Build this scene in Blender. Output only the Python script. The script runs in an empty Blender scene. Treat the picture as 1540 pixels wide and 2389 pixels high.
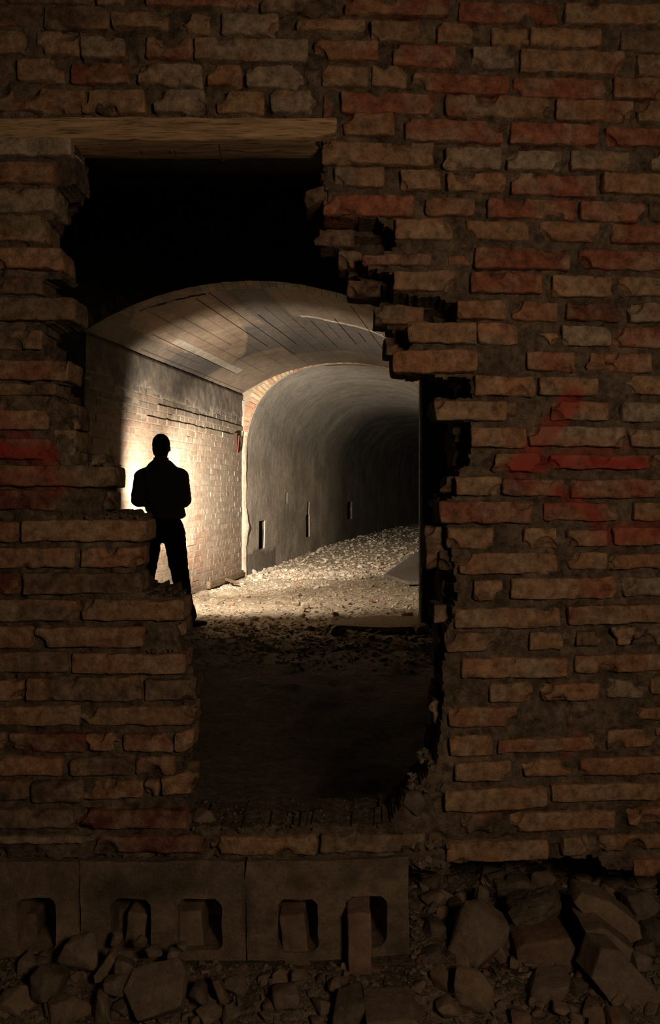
import bpy, bmesh, math, random
import numpy as np
from mathutils import Vector, Matrix, Euler, noise

SC = bpy.context.scene
COL = SC.collection
PI = math.pi

# ------------------------------------------------------------------ camera, world, lights, exposure
F = 1990.0                      # focal length in pixels of the 1540x2389 frame
CH = 1.28                       # camera height
HZ = 1145.0                     # horizon row
cd = bpy.data.cameras.new('camera'); cam = bpy.data.objects.new('camera', cd); COL.objects.link(cam)
cd.sensor_fit = 'VERTICAL'; cd.sensor_height = 36.0; cd.lens = 36.0 * F / 2389.0
cd.shift_y = -(1194.5 - HZ) / 2389.0; cd.clip_start = 0.05; cd.clip_end = 200
cam.location = (0, 0, CH); cam.rotation_euler = (PI / 2, 0, 0)
SC.camera = cam
SC.view_settings.view_transform = 'Standard'; SC.view_settings.look = 'None'
SC.view_settings.exposure = 0.0; SC.view_settings.gamma = 1.0
SC.view_settings.use_curve_mapping = False
w = bpy.data.worlds.new('world'); SC.world = w; w.use_nodes = True
w.node_tree.nodes['Background'].inputs[0].default_value = (0.55, 0.62, 0.45, 1)
w.node_tree.nodes['Background'].inputs[1].default_value = 0.0016

def aim(o, target):
    d = Vector(target) - o.location
    o.rotation_euler = d.to_track_quat('-Z', 'Y').to_euler()

def area(name, loc, target, size, power, col):
    l = bpy.data.lights.new(name, 'AREA'); l.energy = power; l.size = size; l.color = col; l.shape = 'DISK'
    o = bpy.data.objects.new(name, l); COL.objects.link(o); o.location = loc; aim(o, target); return o
# soft warm fill added on the camera side to light the front wall
area('front_fill_light', (0.70, -0.35, 1.62), (0.38, 2.1, 1.35), 0.34, 14.2, (1.0, 0.72, 0.49))

def spot(name, loc, target, ang, blend, power, rad, col):
    l = bpy.data.lights.new(name, 'SPOT'); l.energy = power; l.spot_size = math.radians(ang); l.spot_blend = blend
    l.shadow_soft_size = rad; l.color = col
    o = bpy.data.objects.new(name, l); COL.objects.link(o); o.location = loc; aim(o, target); return o
LAMP = Vector((-1.43, 8.26, 1.28))
spill = spot('spill_light', LAMP, LAMP + Vector((0.08, 1.0, 0.06)), 158, 0.62, 380, 0.035, (1.0, 0.85, 0.69))
beam = spot('beam_light', LAMP, LAMP + Vector((0.0, 1.0, 0.0)), 66, 1.0, 2900, 0.035, (1.0, 0.86, 0.70))

# ------------------------------------------------------------------ projection helpers (measuring the photograph)
def kx(px): return (px - 770.0) / F
def at(px, py, Y): return Vector((kx(px) * Y, Y, CH - (py - HZ) / F * Y))
def wallY(X): return 2.0 + 0.14 * max(0.0, X)
def wp(px, py, d=0.0):
    """pixel -> (X, Z) on the front wall plane shifted d metres away"""
    k = kx(px)
    Y = (2.0 + d) / (1 - 0.14 * k) if k > 0 else 2.0 + d
    return k * Y, CH - (py - HZ) / F * Y

# ------------------------------------------------------------------ mesh helpers
def mk(name, verts, faces, mat=None, parent=None, cols=None, paint=None, smooth=True, sharp=None):
    me = bpy.data.meshes.new(name)
    me.from_pydata([tuple(v) for v in verts], [], faces)
    if cols is not None:
        a = me.attributes.new('Col', 'FLOAT_COLOR', 'POINT')
        arr = np.ones((len(verts), 4), dtype=np.float32); arr[:, :3] = np.array(cols, dtype=np.float32)[:, :3]
        a.data.foreach_set('color', arr.ravel())
    if paint is not None:
        a = me.attributes.new('paint', 'FLOAT', 'POINT')
        a.data.foreach_set('value', np.array(paint, dtype=np.float32))
    bm = bmesh.new(); bm.from_mesh(me); bmesh.ops.recalc_face_normals(bm, faces=bm.faces); bm.to_mesh(me); bm.free()
    if smooth:
        me.polygons.foreach_set('use_smooth', [True] * len(me.polygons))
    if sharp is not None: me.set_sharp_from_angle(angle=math.radians(sharp))
    if mat: me.materials.append(mat)
    o = bpy.data.objects.new(name, me); COL.objects.link(o)
    if parent: o.parent = parent
    return o

def empty(name, loc, label, cat, group=None):
    o = bpy.data.objects.new(name, None); COL.objects.link(o); o.location = loc; o.empty_display_size = 0.1
    return tag(o, label, cat, group)

def tag(o, label=None, cat=None, group=None, kind=None):
    if label: o['label'] = label
    if cat: o['category'] = cat
    if group: o['group'] = group
    if kind: o['kind'] = kind
    return o

class MB:
    def __init__(s): s.v = []; s.f = []; s.c = []; s.p = []
    def add(s, v, f, c=None, p=None):
        b = len(s.v); s.v += list(v); s.f += [tuple(i + b for i in q) for q in f]
        if c is not None:
            s.c += (list(c) if hasattr(c[0], '__len__') else [c] * len(v))
        if p is not None: s.p += list(p)
    def build(s, name, mat, parent=None, **k):
        return mk(name, s.v, s.f, mat, parent, s.c if s.c else None, s.p if s.p else None, **k)

def box_grid(us, vs, ws):
    """surface grid of a box: lists of parameter values per axis -> verts (params), quads"""
    idx = {}; V = []; Fc = []
    def vid(i, j, k):
        key = (i, j, k)
        if key not in idx: idx[key] = len(V); V.append((us[i], vs[j], ws[k]))
        return idx[key]
    nu, nv, nw = len(us) - 1, len(vs) - 1, len(ws) - 1
    for i in range(nu):
        for j in range(nv):
            Fc.append((vid(i, j, 0), vid(i, j + 1, 0), vid(i + 1, j + 1, 0), vid(i + 1, j, 0)))
            Fc.append((vid(i, j, nw), vid(i + 1, j, nw), vid(i + 1, j + 1, nw), vid(i, j + 1, nw)))
    for i in range(nu):
        for k in range(nw):
            Fc.append((vid(i, 0, k), vid(i + 1, 0, k), vid(i + 1, 0, k + 1), vid(i, 0, k + 1)))
            Fc.append((vid(i, nv, k), vid(i, nv, k + 1), vid(i + 1, nv, k + 1), vid(i + 1, nv, k)))
    for j in range(nv):
        for k in range(nw):
            Fc.append((vid(0, j, k), vid(0, j, k + 1), vid(0, j + 1, k + 1), vid(0, j + 1, k)))
            Fc.append((vid(nu, j, k), vid(nu, j + 1, k), vid(nu, j + 1, k + 1), vid(nu, j, k + 1)))
    return V, Fc

def axis_vals(h, r, step):
    n = max(1, int(round(2 * (h - r) / step)))
    inner = [-(h - r) + 2 * (h - r) * i / n for i in range(n + 1)]
    return [-h, -h + r * 0.35] + inner + [h - r * 0.35, h]

def rounded_box(hx, hy, hz, r, step):
    V, Fc = box_grid(axis_vals(hx, r, step), axis_vals(hy, r, step * 1.6), axis_vals(hz, r, step))
    out = []
    for p in V:
        q = Vector((max(-(hx - r), min(hx - r, p[0])), max(-(hy - r), min(hy - r, p[1])), max(-(hz - r), min(hz - r, p[2]))))
        d = Vector(p) - q
        out.append(q + d.normalized() * r if d.length > 1e-7 else Vector(p))
    return out, Fc

# ------------------------------------------------------------------ materials
def nodes(name):
    m = bpy.data.materials.new(name); m.use_nodes = True
    nt = m.node_tree; b = nt.nodes['Principled BSDF']
    b.inputs['Roughness'].default_value = 0.92
    b.inputs['Specular IOR Level'].default_value = 0.12
    return m, nt, b

def nz(nt, vec, scale, detail=4, rough=0.55):
    n = nt.nodes.new('ShaderNodeTexNoise'); n.inputs['Scale'].default_value = scale
    n.inputs['Detail'].default_value = detail; n.inputs['Roughness'].default_value = rough
    nt.links.new(vec, n.inputs['Vector']); return n.outputs[0]

def mr(nt, v, a, b, c, d):
    n = nt.nodes.new('ShaderNodeMapRange'); nt.links.new(v, n.inputs[0])
    for i, x in enumerate((a, b, c, d)): n.inputs[i + 1].default_value = x
    return n.outputs[0]

def mix(nt, f, a, b, mode='MIX'):
    n = nt.nodes.new('ShaderNodeMix'); n.data_type = 'RGBA'; n.blend_type = mode
    for s, v in ((n.inputs[0], f), (n.inputs[6], a), (n.inputs[7], b)):
        if hasattr(v, 'node'): nt.links.new(v, s)
        elif isinstance(v, (int, float)): s.default_value = v
        else: s.default_value = (*v, 1)
    return n.outputs[2]

def bump(nt, b, hts, strength, dist):
    prev = None
    for h, s, d in zip(hts, strength, dist):
        n = nt.nodes.new('ShaderNodeBump'); n.inputs['Strength'].default_value = s; n.inputs['Distance'].default_value = d
        nt.links.new(h, n.inputs['Height'])
        if prev: nt.links.new(prev, n.inputs['Normal'])
        prev = n.outputs[0]
    nt.links.new(prev, b.inputs['Normal'])

def masonry(name, base=None, patch=(0.30, 0.21, 0.13), paint=False, s=1.0, patch_amt=0.55, b1=0.35, b2=0.5, mott=(0.6, 1.3)):
    m, nt, b = nodes(name)
    tc = nt.nodes.new('ShaderNodeTexCoord').outputs['Object']
    if base is None:
        at_ = nt.nodes.new('ShaderNodeAttribute'); at_.attribute_name = 'Col'; col = at_.outputs['Color']
    else: col = base
    big = nz(nt, tc, 11 * s, 4, 0.6); mid = nz(nt, tc, 45 * s, 5, 0.65); fine = nz(nt, tc, 260 * s, 3, 0.6)
    col = mix(nt, mr(nt, big, 0.45, 0.62, 0.0, patch_amt), col, patch)
    g = mr(nt, mid, 0.3, 0.7, mott[0], mott[1])
    cg = nt.nodes.new('ShaderNodeCombineColor')
    for i in range(3): nt.links.new(g, cg.inputs[i])
    col = mix(nt, 1.0, col, cg.outputs[0], 'MULTIPLY')
    g2 = mr(nt, fine, 0.3, 0.7, 0.8, 1.15); cg2 = nt.nodes.new('ShaderNodeCombineColor')
    for i in range(3): nt.links.new(g2, cg2.inputs[i])
    col = mix(nt, 1.0, col, cg2.outputs[0], 'MULTIPLY')
    if paint:
        pa = nt.nodes.new('ShaderNodeAttribute'); pa.attribute_name = 'paint'
        mm = nt.nodes.new('ShaderNodeMath'); mm.operation = 'MULTIPLY'
        nt.links.new(pa.outputs['Fac'], mm.inputs[0]); nt.links.new(mr(nt, mid, 0.35, 0.6, 0.45, 1.0), mm.inputs[1])
        col = mix(nt, mm.outputs[0], col, (0.36, 0.012, 0.014))
    nt.links.new(col, b.inputs['Base Color'])
    bump(nt, b, (mid, fine), (b1, b2), (0.012 / s, 0.003 / s))
    return m

M_brick = masonry('brick_face', paint=True, patch=(0.30, 0.215, 0.14), patch_amt=0.6, b1=0.5, b2=0.7, mott=(0.45, 1.5))
M_mortar = masonry('crumbly_mortar', paint=True, patch=(0.14, 0.10, 0.065), b1=0.9, b2=0.9, mott=(0.35, 1.45))
M_stone = masonry('dusty_stone', patch=(0.20, 0.155, 0.11), patch_amt=0.4, b1=0.25, b2=0.35, mott=(0.75, 1.2))
M_block = masonry('cast_concrete', patch=(0.085, 0.07, 0.05), patch_amt=0.7, s=0.6, b1=0.25, b2=0.4, mott=(0.7, 1.25))
M_tbrick = masonry('tunnel_brick', patch=(0.30, 0.24, 0.17), s=0.35, patch_amt=0.45, b1=0.2, b2=0.35, mott=(0.72, 1.2))
M_vault = masonry('board_marked_concrete', patch=(0.12, 0.10, 0.082), s=0.22, patch_amt=0.45, b1=0.2, b2=0.3, mott=(0.8, 1.15))
M_plaster = masonry('grey_tunnel_plaster', patch=(0.26, 0.235, 0.19), s=0.16, patch_amt=0.5, b1=0.15, b2=0.25, mott=(0.78, 1.15))
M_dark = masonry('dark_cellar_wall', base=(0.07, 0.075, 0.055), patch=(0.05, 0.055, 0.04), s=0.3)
M_ground = masonry('rubble_ground', patch=(0.32, 0.26, 0.18), s=0.5, b1=0.8, b2=0.8, mott=(0.55, 1.3))
M_gravel = masonry('rubble_gravel', patch=(0.30, 0.25, 0.19), s=0.6, b1=0.3, b2=0.3)

def flat_mat(name, col, rough=0.8, scale=90, amt=0.3):
    m, nt, b = nodes(name); b.inputs['Roughness'].default_value = rough
    tc = nt.nodes.new('ShaderNodeTexCoord').outputs['Object']
    f = nz(nt, tc, scale, 4)
    col2 = tuple(c * (1 - amt) for c in col)
    nt.links.new(mix(nt, mr(nt, f, 0.3, 0.7, 0, 1), col, col2), b.inputs['Base Color'])
    bump(nt, b, (f,), (0.2,), (0.002,)); return m
M_jacket = flat_mat('dark_olive_jacket_cloth', (0.085, 0.082, 0.06))
M_trouser = flat_mat('black_trouser_cloth', (0.012, 0.012, 0.013))
M_skin = flat_mat('skin', (0.42, 0.25, 0.17), 0.6, 200, 0.12)
M_hair = flat_mat('short_dark_hair', (0.018, 0.013, 0.010), 0.7, 300, 0.5)
M_shoe = flat_mat('black_boot_leather', (0.015, 0.013, 0.012), 0.5)
M_lampb = flat_mat('black_lamp_plastic', (0.03, 0.03, 0.03), 0.4)
M_eye = flat_mat('eye_white', (0.6, 0.58, 0.55), 0.3)
m_, nt_, b_ = nodes('lit_lamp_lens'); M_lens = m_
b_.inputs['Emission Color'].default_value = (1, 0.85, 0.65, 1); b_.inputs['Emission Strength'].default_value = 20

def wood_mat(name, c1, c2):
    m, nt, b = nodes(name)
    tc = nt.nodes.new('ShaderNodeTexCoord').outputs['Object']
    mp = nt.nodes.new('ShaderNodeMapping'); nt.links.new(tc, mp.inputs[0]); mp.inputs['Scale'].default_value = (1.6, 14, 22)
    g = nz(nt, mp.outputs[0], 4.5, 7, 0.65)
    mp2 = nt.nodes.new('ShaderNodeMapping'); nt.links.new(tc, mp2.inputs[0]); mp2.inputs['Scale'].default_value = (3, 18, 60)
    g2 = nz(nt, mp2.outputs[0], 6, 5, 0.6)
    c = mix(nt, mr(nt, g, 0.35, 0.65, 0, 1), c1, c2)
    c = mix(nt, mr(nt, g2, 0.54, 0.68, 0, 0.85), c, (0.03, 0.02, 0.012))
    nt.links.new(c, b.inputs['Base Color']); bump(nt, b, (g, g2), (0.5, 0.5), (0.01, 0.004)); return m
M_wood = wood_mat('weathered_timber', (0.56, 0.37, 0.20), (0.26, 0.165, 0.09))
M_oldwood = wood_mat('rotten_plank', (0.22, 0.16, 0.10), (0.09, 0.065, 0.04))

# ------------------------------------------------------------------ the front brick wall
PAL = {'r': (0.235, 0.085, 0.048), 'o': (0.27, 0.135, 0.07), 't': (0.275, 0.160, 0.086), 'g': (0.26, 0.195, 0.13),
       'd': (0.135, 0.088, 0.055), 'w': (0.37, 0.30, 0.23), 'm': (0.15, 0.055, 0.035)}
MORT = (0.165, 0.122, 0.082)
STROKES = [  # red spray paint on the wall: px polyline, half width, strength
    ([(1338, 925), (1300, 985), (1205, 1092)], 24, 0.75), ([(1240, 1020), (1350, 1035), (1470, 1042)], 16, 0.28),
    ([(1210, 1085), (1262, 1078)], 24, 0.9), ([(1285, 1076), (1505, 1082)], 14, 0.85), ([(1300, 1062), (1440, 1050)], 10, 0.5),
    ([(1205, 1075), (1230, 1130), (1300, 1150)], 12, 0.3),
    ([(1300, 1140), (1345, 1170), (1400, 1215), (1425, 1260)], 15, 0.55), ([(1400, 1250), (1545, 1235)], 26, 0.45),
    ([(-10, 975), (40, 1015), (130, 1130)], 26, 0.45), ([(-10, 1052), (112, 1060)], 20, 0.85), ([(-10, 1115), (150, 1120)], 24, 0.35),
    ([(1320, 1762), (1350, 1728)], 14, 0.35)]
def paint_at(px, py):
    if not ((px > 1160 and 880 < py < 1300) or (px < 190 and 930 < py < 1170) or (1290 < px < 1380 and 1700 < py < 1780)): return 0.0
    best = 0.0
    for pts, hw, st in STROKES:
        for a, b in zip(pts, pts[1:]):
            ax, ay = a; bx, by = b; dx, dy = bx - ax, by - ay
            t = max(0, min(1, ((px - ax) * dx + (py - ay) * dy) / (dx * dx + dy * dy)))
            d = math.hypot(px - ax - t * dx, py - ay - t * dy)
            if d < hw * 1.4: best = max(best, st * 0.85 * min(1, (hw * 1.4 - d) / (hw * 0.8)))
    return best
def topx(X, Y, Z): return 770 + F * X / Y, HZ + F * (CH - Z) / Y

# bricks traced per crop: (offset x, offset y, zoom, [(x0, ytop, x1, ybottom, rise to the right, tone, forward cm)])
CR = []
def crop(ox, oy, s, rows):
    for r in rows:
        x0, y0, x1, y1, dy, c = r[:6]; pr = r[6] if len(r) > 6 else 0.0
        CR.append((ox + x0 / s, oy + y0 / s, ox + x1 / s, oy + y1 / s, dy / s, c, pr))
crop(740, 0, 1.925, [
 (125,-25,597,58,12,'r'),(640,0,1085,92,12,'r'),(1120,8,1560,98,10,'t'),
 (-90,76,215,130,5,'t'),(243,85,460,178,4,'t'),(540,95,700,185,6,'t'),(785,112,950,198,6,'t'),(960,120,1280,198,8,'t'),(1370,130,1590,222,8,'d'),
 (-12,177,278,268,4,'o'),(340,195,628,292,3,'r'),(700,208,885,303,3,'g'),(915,218,1385,318,14,'t'),(1440,245,1650,335,4,'t'),
 (20,285,230,378,5,'t'),(245,290,405,382,4,'t'),(430,320,865,405,14,'r'),(885,340,1300,428,10,'r'),(1335,345,1620,436,6,'o'),
 (25,405,75,530,0,'m',-.6),(105,405,542,498,10,'r'),(580,420,1050,515,14,'t'),(1075,440,1420,532,10,'o'),(1445,450,1650,545,8,'t'),
 (118,503,350,598,4,'o'),(395,527,838,622,20,'r'),(870,545,1262,638,14,'r'),(1300,565,1620,645,10,'r'),
 (22,637,522,736,12,'t',.5),(580,657,830,752,8,'g'),(858,675,1100,758,2,'g'),(1140,670,1405,760,8,'g'),(1500,670,1640,760,0,'g'),
 (75,742,303,832,4,'g'),(378,758,557,848,4,'t'),(590,768,852,853,6,'o'),(875,780,1258,872,12,'r'),(1285,770,1620,862,12,'t'),
 (25,865,438,962,10,'r'),(490,880,712,962,3,'o'),(770,885,1160,972,14,'r'),(1185,895,1480,985,14,'r'),
 (350,976,607,1068,6,'t'),(675,980,957,1070,8,'t'),(1000,990,1278,1078,6,'o'),(1325,1005,1640,1088,6,'r'),
 (1500,900,1640,985,6,'d',-.6)])
crop(740, 550, 1.925, [
 (208,75,560,125,6,'m',-.8),(590,84,690,130,0,'r',-.4),(710,50,1140,143,10,'r'),(1180,60,1620,145,8,'r'),
 (340,155,618,243,4,'t'),(690,160,1017,252,4,'r'),(1060,172,1330,268,4,'t'),(1360,175,1600,265,5,'t'),
 (630,288,848,372,2,'o'),(878,288,1085,376,8,'o'),(1125,300,1370,375,8,'m',-.6),(1408,298,1640,385,3,'g'),
 (408,385,718,480,6,'t',.4),(722,388,908,485,4,'o'),(990,432,1085,497,0,'t',-.4),(1105,402,1322,490,4,'g'),(1330,408,1650,498,6,'r'),
 (340,518,718,618,-4,'o',1.0),(945,520,1158,605,4,'o'),(1230,522,1300,602,0,'o'),(1305,525,1505,610,4,'o'),
 (705,625,980,713,7,'o'),(1000,632,1262,715,5,'t'),(1390,625,1640,708,6,'t'),
 (530,737,850,828,5,'t',.2),(1060,745,1312,828,2,'o'),(1375,747,1620,835,2,'g'),(760,742,900,810,4,'d',-.6),
 (693,858,940,948,5,'o'),(955,855,1385,943,4,'g'),(1410,865,1640,948,8,'t'),
 (805,975,1008,1062,-2,'t'),(1048,984,1490,1045,4,'r',.2),(1510,985,1650,1050,0,'o')])
crop(740, 1100, 1.925, [
 (625,22,830,107,-2,'t'),(834,30,1110,105,6,'m',-.4),(1140,37,1560,122,-4,'r'),
 (548,132,970,232,0,'r',.6),(1020,137,1355,220,2,'r'),(1425,137,1640,220,2,'t'),
 (590,252,795,347,0,'t'),(930,255,1075,347,0,'t'),(1130,262,1310,338,0,'t'),(1340,250,1640,333,0,'r'),
 (640,367,1080,460,-2,'t'),(1135,365,1310,440,0,'t'),(1310,375,1640,440,-8,'o'),
 (705,490,838,582,0,'t'),(872,483,1350,578,-8,'t'),(1380,477,1640,562,-2,'g'),
 (622,617,1095,707,-4,'t'),(1130,607,1600,690,-12,'t'),
 (580,727,815,812,-2,'d'),(955,725,1110,803,0,'t'),(1170,717,1280,787,0,'d'),(1350,702,1410,782,0,'t'),(1440,707,1640,782,-4,'d'),
 (650,842,1130,932,-4,'o'),(1160,830,1600,910,-14,'o'),
 (780,957,970,1042,-4,'t'),(1010,958,1270,1034,-8,'o'),(1305,940,1465,1020,0,'g'),(1500,930,1640,1005,0,'t'),
 (592,1062,900,1152,0,'o'),(1420,1065,1640,1120,0,'o'),(500,250,590,450,0,'d',-6),(560,360,640,455,0,'d',-4),(585,930,690,1030,0,'d',-4),
 (540,620,620,700,0,'d',-7),(590,20,625,100,0,'d',-4)])
crop(740, 1650, 1.925, [
 (600,132,790,222,-6,'t'),(812,150,1265,212,-16,'o'),(1310,110,1505,190,-8,'o'),(1530,100,1640,175,0,'o'),
 (620,252,875,340,-8,'t'),(935,237,1145,318,-2,'t'),(1185,232,1600,312,-14,'o'),
 (570,375,1035,472,-18,'t',.4),(1055,352,1600,428,-16,'t'),
 (650,482,835,570,-4,'d'),(875,482,1350,565,-14,'t'),(1400,455,1640,530,-8,'o'),
 (580,614,1040,700,-14,'t',.4),(1105,590,1225,668,-2,'t'),(1270,580,1640,650,-16,'t'),
 (1425,687,1640,762,-6,'o'),(15,577,490,655,-4,'d')])
crop(0, 0, 1.925, [
 (430,-60,600,13,0,'t'),(650,-60,1150,16,8,'r'),(1168,-30,1430,52,4,'d'),(-60,-60,410,8,4,'d'),
 (-60,12,185,110,2,'d'),(200,25,488,126,3,'d'),(500,50,755,118,3,'t'),(805,58,940,146,3,'t'),(990,50,1250,146,6,'g'),
 (-80,135,103,235,0,'t'),(158,135,352,236,3,'t'),(360,158,562,250,4,'g'),(655,160,862,256,5,'o'),(872,163,1382,262,12,'g'),
 (-80,265,52,375,0,'d'),(75,258,280,356,4,'t'),(315,278,580,366,4,'r'),(620,278,908,372,5,'g'),(928,283,1085,375,3,'o'),(1105,290,1360,388,4,'g'),
 (-80,395,108,492,0,'d'),(111,395,385,495,3,'t'),(392,400,650,505,3,'t',.3),(690,403,915,500,2,'g'),(970,403,1185,500,3,'t'),(1213,398,1447,502,3,'g'),
 (-90,622,322,702,0,'w',1.2),(-90,727,238,820,0,'o',.6),(-90,847,248,955,-4,'g',.8),(-90,962,200,1078,0,'d',-.5)])
crop(0, 550, 2.5667, [
 (-90,65,368,190,6,'o',.5),(-90,245,240,345,0,'d',-1),(-90,362,450,500,8,'d',.4),(-90,565,240,675,0,'d',-.3),
 (-90,740,410,858,8,'t',.3),(-90,885,330,955,0,'d',-.8),(-90,1042,270,1160,0,'t'),
 (300,1000,440,1150,0,'d',-2),(300,1160,440,1325,0,'d',-2),
 (-90,1212,300,1335,0,'r'),(400,1300,580,1368,4,'d',-6),(-90,1372,682,1497,8,'d',.3),(-90,1520,330,1640,4,'m'),(340,1530,635,1645,2,'d',-3)])
crop(0, 1150, 2.5667, [
 (-90,172,105,295,0,'o'),(125,162,880,290,0,'t',.3),
 (-90,327,450,450,0,'o'),(478,327,842,445,0,'o'),
 (-90,482,105,610,0,'m'),(135,482,832,607,0,'d'),
 (-90,642,465,770,0,'d'),(493,642,1103,765,2,'t',.4),
 (-90,802,185,930,0,'o'),(203,807,858,930,0,'o'),(880,790,1085,880,0,'d',-6),
 (-90,957,395,1080,0,'d'),(427,967,1112,1086,0,'o'),
 (-90,1128,132,1246,0,'o'),(158,1107,845,1246,0,'d'),(862,1122,1172,1242,0,'d'),
 (-90,1282,470,1395,0,'t'),(490,1287,1162,1395,0,'t')])
crop(0, 1700, 1.925, [
 (-90,20,20,100,0,'o'),(38,22,385,105,2,'m'),(398,25,545,102,0,'o'),(552,27,775,108,0,'r'),(780,22,865,107,-12,'t',.4),
 (-90,132,278,216,0,'o'),(310,135,600,216,0,'d'),(604,135,782,216,-6,'o'),
 (-90,237,122,330,0,'d'),(140,242,366,332,0,'d'),(370,246,642,322,-10,'o'),(651,232,716,302,-3,'t',.3),(722,222,862,303,-14,'t',.4),
 (-90,367,332,450,0,'d'),(342,367,838,450,0,'m'),
 (-90,482,412,518,0,'g'),(430,487,918,560,0,'m'),(940,492,1420,570,0,'t')])

rng = random.Random(11)
bricks = MB()
def add_brick(x0, y0, x1, y1, dy, c, pr, depth=0.115, seed=None):
    X0, Z0 = wp(x0, y0); X1, Z1 = wp(x1, y1)
    _, Zt1 = wp(x1, y0 + dy); _, Zb0 = wp(x0, y1); _, Zb1 = wp(x1, y1 + dy)
    hx, hz = (X1 - X0) / 2, (Z0 - Zb0) / 2
    h1 = (Zt1 - Zb1) / 2
    r = min(0.004 + rng.random() * 0.004, hz * 0.6, hx * 0.6)
    V, Fc = rounded_box(hx, depth / 2, hz, r, 0.0105)
    sd = rng.random() * 100
    front = -pr * 0.01 - rng.uniform(-0.004, 0.004)
    yaw = rng.uniform(-0.018, 0.018); slope = rng.uniform(-0.03, 0.03)
    bites = []
    for _ in range(rng.choice((1, 2, 2, 3, 4))):
        bites.append((Vector((rng.choice((-1, 1)) * hx * rng.choice((1, 1, rng.random())), -depth / 2, rng.choice((-1, 1)) * hz)), rng.uniform(0.010, 0.032)))
    base = Vector(PAL[c]) * rng.uniform(0.82, 1.18)
    alt = Vector(PAL[rng.choice('rotgot')])
    vs, cs, ps = [], [], []
    for p in V:
        p = p.copy()
        for bc, br in bites:
            d = p - bc
            if d.length < br: p = bc + d.normalized() * br if d.length > 1e-5 else p; p.y = max(p.y, -depth / 2 + (br - d.length) * 0.3)
        n = noise.noise_vector(p * 22 + Vector((sd, 0, 0))); n2 = noise.noise_vector(p * 75 + Vector((0, sd, 0)))
        edge = 1.0 if (abs(p.x) > hx - 0.014 or abs(p.z) > hz - 0.014) else 0.55
        p += n * 0.0042 * edge + n2 * 0.0020
        t = (p.x + hx) / (2 * hx)
        zc = (Z0 + Zb0) / 2 * (1 - t) + (Zt1 + Zb1) / 2 * t
        X = X0 + t * 2 * hx
        Z = zc + p.z * (1 + (h1 / hz - 1) * t)
        Y = wallY(X) + front + (p.y + depth / 2) + yaw * p.x + slope * p.z
        vs.append((X, Y, Z))
        q = noise.noise(Vector((p.x * 9 + sd, 0, p.z * 9)))
        k = max(0, min(1, (q - 0.08) * 4)) * 0.75
        cs.append(tuple(base.lerp(alt, k)))
        a, b = topx(X, Y, Z); ps.append(paint_at(a, b))
    bricks.add(vs, Fc, cs, ps)
for b in CR: add_brick(*b)
# wythe bricks showing behind the broken right edge of the hole
for (x0, y0, x1, y1, dy, c, pr) in [(712,432,790,470,-22,'d',-3),(745,505,830,545,4,'d',-9),(790,560,850,600,4,'d',-9),(812,625,905,662,4,'d',-10),
        (880,690,1000,735,4,'d',-10),(905,765,960,812,2,'d',-9),(900,645,1010,670,2,'m',-7),
        (1055,1720,1075,1765,0,'d',-5),(1020,1655,1046,1705,0,'d',-6),(1030,1500,1050,1545,0,'d',-6)]:
    add_brick(x0, y0, x1, y1, dy, c, pr)

# ---- the opening, as seen
HOLE = [(172,322),(170,415),(128,440),(122,495),(98,515),(98,578),(138,585),(138,640),(84,650),(84,688),(170,700),(172,742),(92,752),(92,830),(150,838),(152,885),(124,895),(126,930),
        (160,950),(168,1050),(196,1060),(200,1084),(256,1092),(256,1130),(236,1140),(236,1196),(330,1206),(332,1262),(318,1270),(316,1385),(418,1396),(420,1450),(410,1458),(412,1505),(426,1520),(430,1552),(450,1562),(448,1660),
        (452,1690),(440,1705),(436,1742),(424,1750),(420,1812),(436,1822),(440,1852),(436,1880),(440,1932),(600,1936),(750,1934),(905,1930),(925,1905),(950,1868),(985,1842),(1004,1800),
        (1022,1780),(1030,1700),(1040,1640),(1036,1580),(1044,1500),(1052,1460),(1066,1400),(1064,1345),(1058,1275),(1046,1220),(1036,1166),(1072,1160),(1078,1100),(1100,1075),(1106,1030),(1104,985),
        (1030,965),(1024,935),(1104,925),(1100,882),(930,868),(926,828),(962,808),(962,765),(1070,755),(1066,700),(1000,690),(925,680),(925,640),(860,625),(852,592),(930,575),(925,528),(880,505),(768,495),(764,440),(752,410),(756,345),(752,322)]
BACK = [(195,300),(150,440),(110,520),(100,760),(120,900),(168,960),(175,1060),(250,1100),(250,1196),(325,1197),(325,1355),(350,1366),(400,1372),(416,1400),(412,1505),(440,1560),(440,1905),(700,1904),(905,1900),(930,1868),(985,1820),(1004,1790),(1012,1700),(1018,1500),(1030,1460),(1034,1330),(1020,1250),(1016,1170),(1062,1100),(1062,985),(1016,960),(1010,930),(1070,925),(1060,882),
        (935,862),(918,815),(914,775),(898,735),(892,690),(862,668),(815,640),(795,600),(770,555),(748,525),(738,480),(762,440),(770,300)]
LOW = [(-200,2008),(955,2010),(962,2040),(1046,2040),(1052,2012),(1300,2006),(1400,2002),(1420,2040),(1800,2044)]   # lower rim
def inside(poly, x, y):
    c = False; n = len(poly); j = n - 1
    for i in range(n):
        xi, yi = poly[i]; xj, yj = poly[j]
        if (yi > y) != (yj > y) and x < (xj - xi) * (y - yi) / (yj - yi) + xi: c = not c
        j = i
    return c
def low_y(x):
    for (a, b), (c, d) in zip(LOW, LOW[1:]):
        if a <= x <= c: return b + (d - b) * (x - a) / (c - a)
    return 2040
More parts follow.
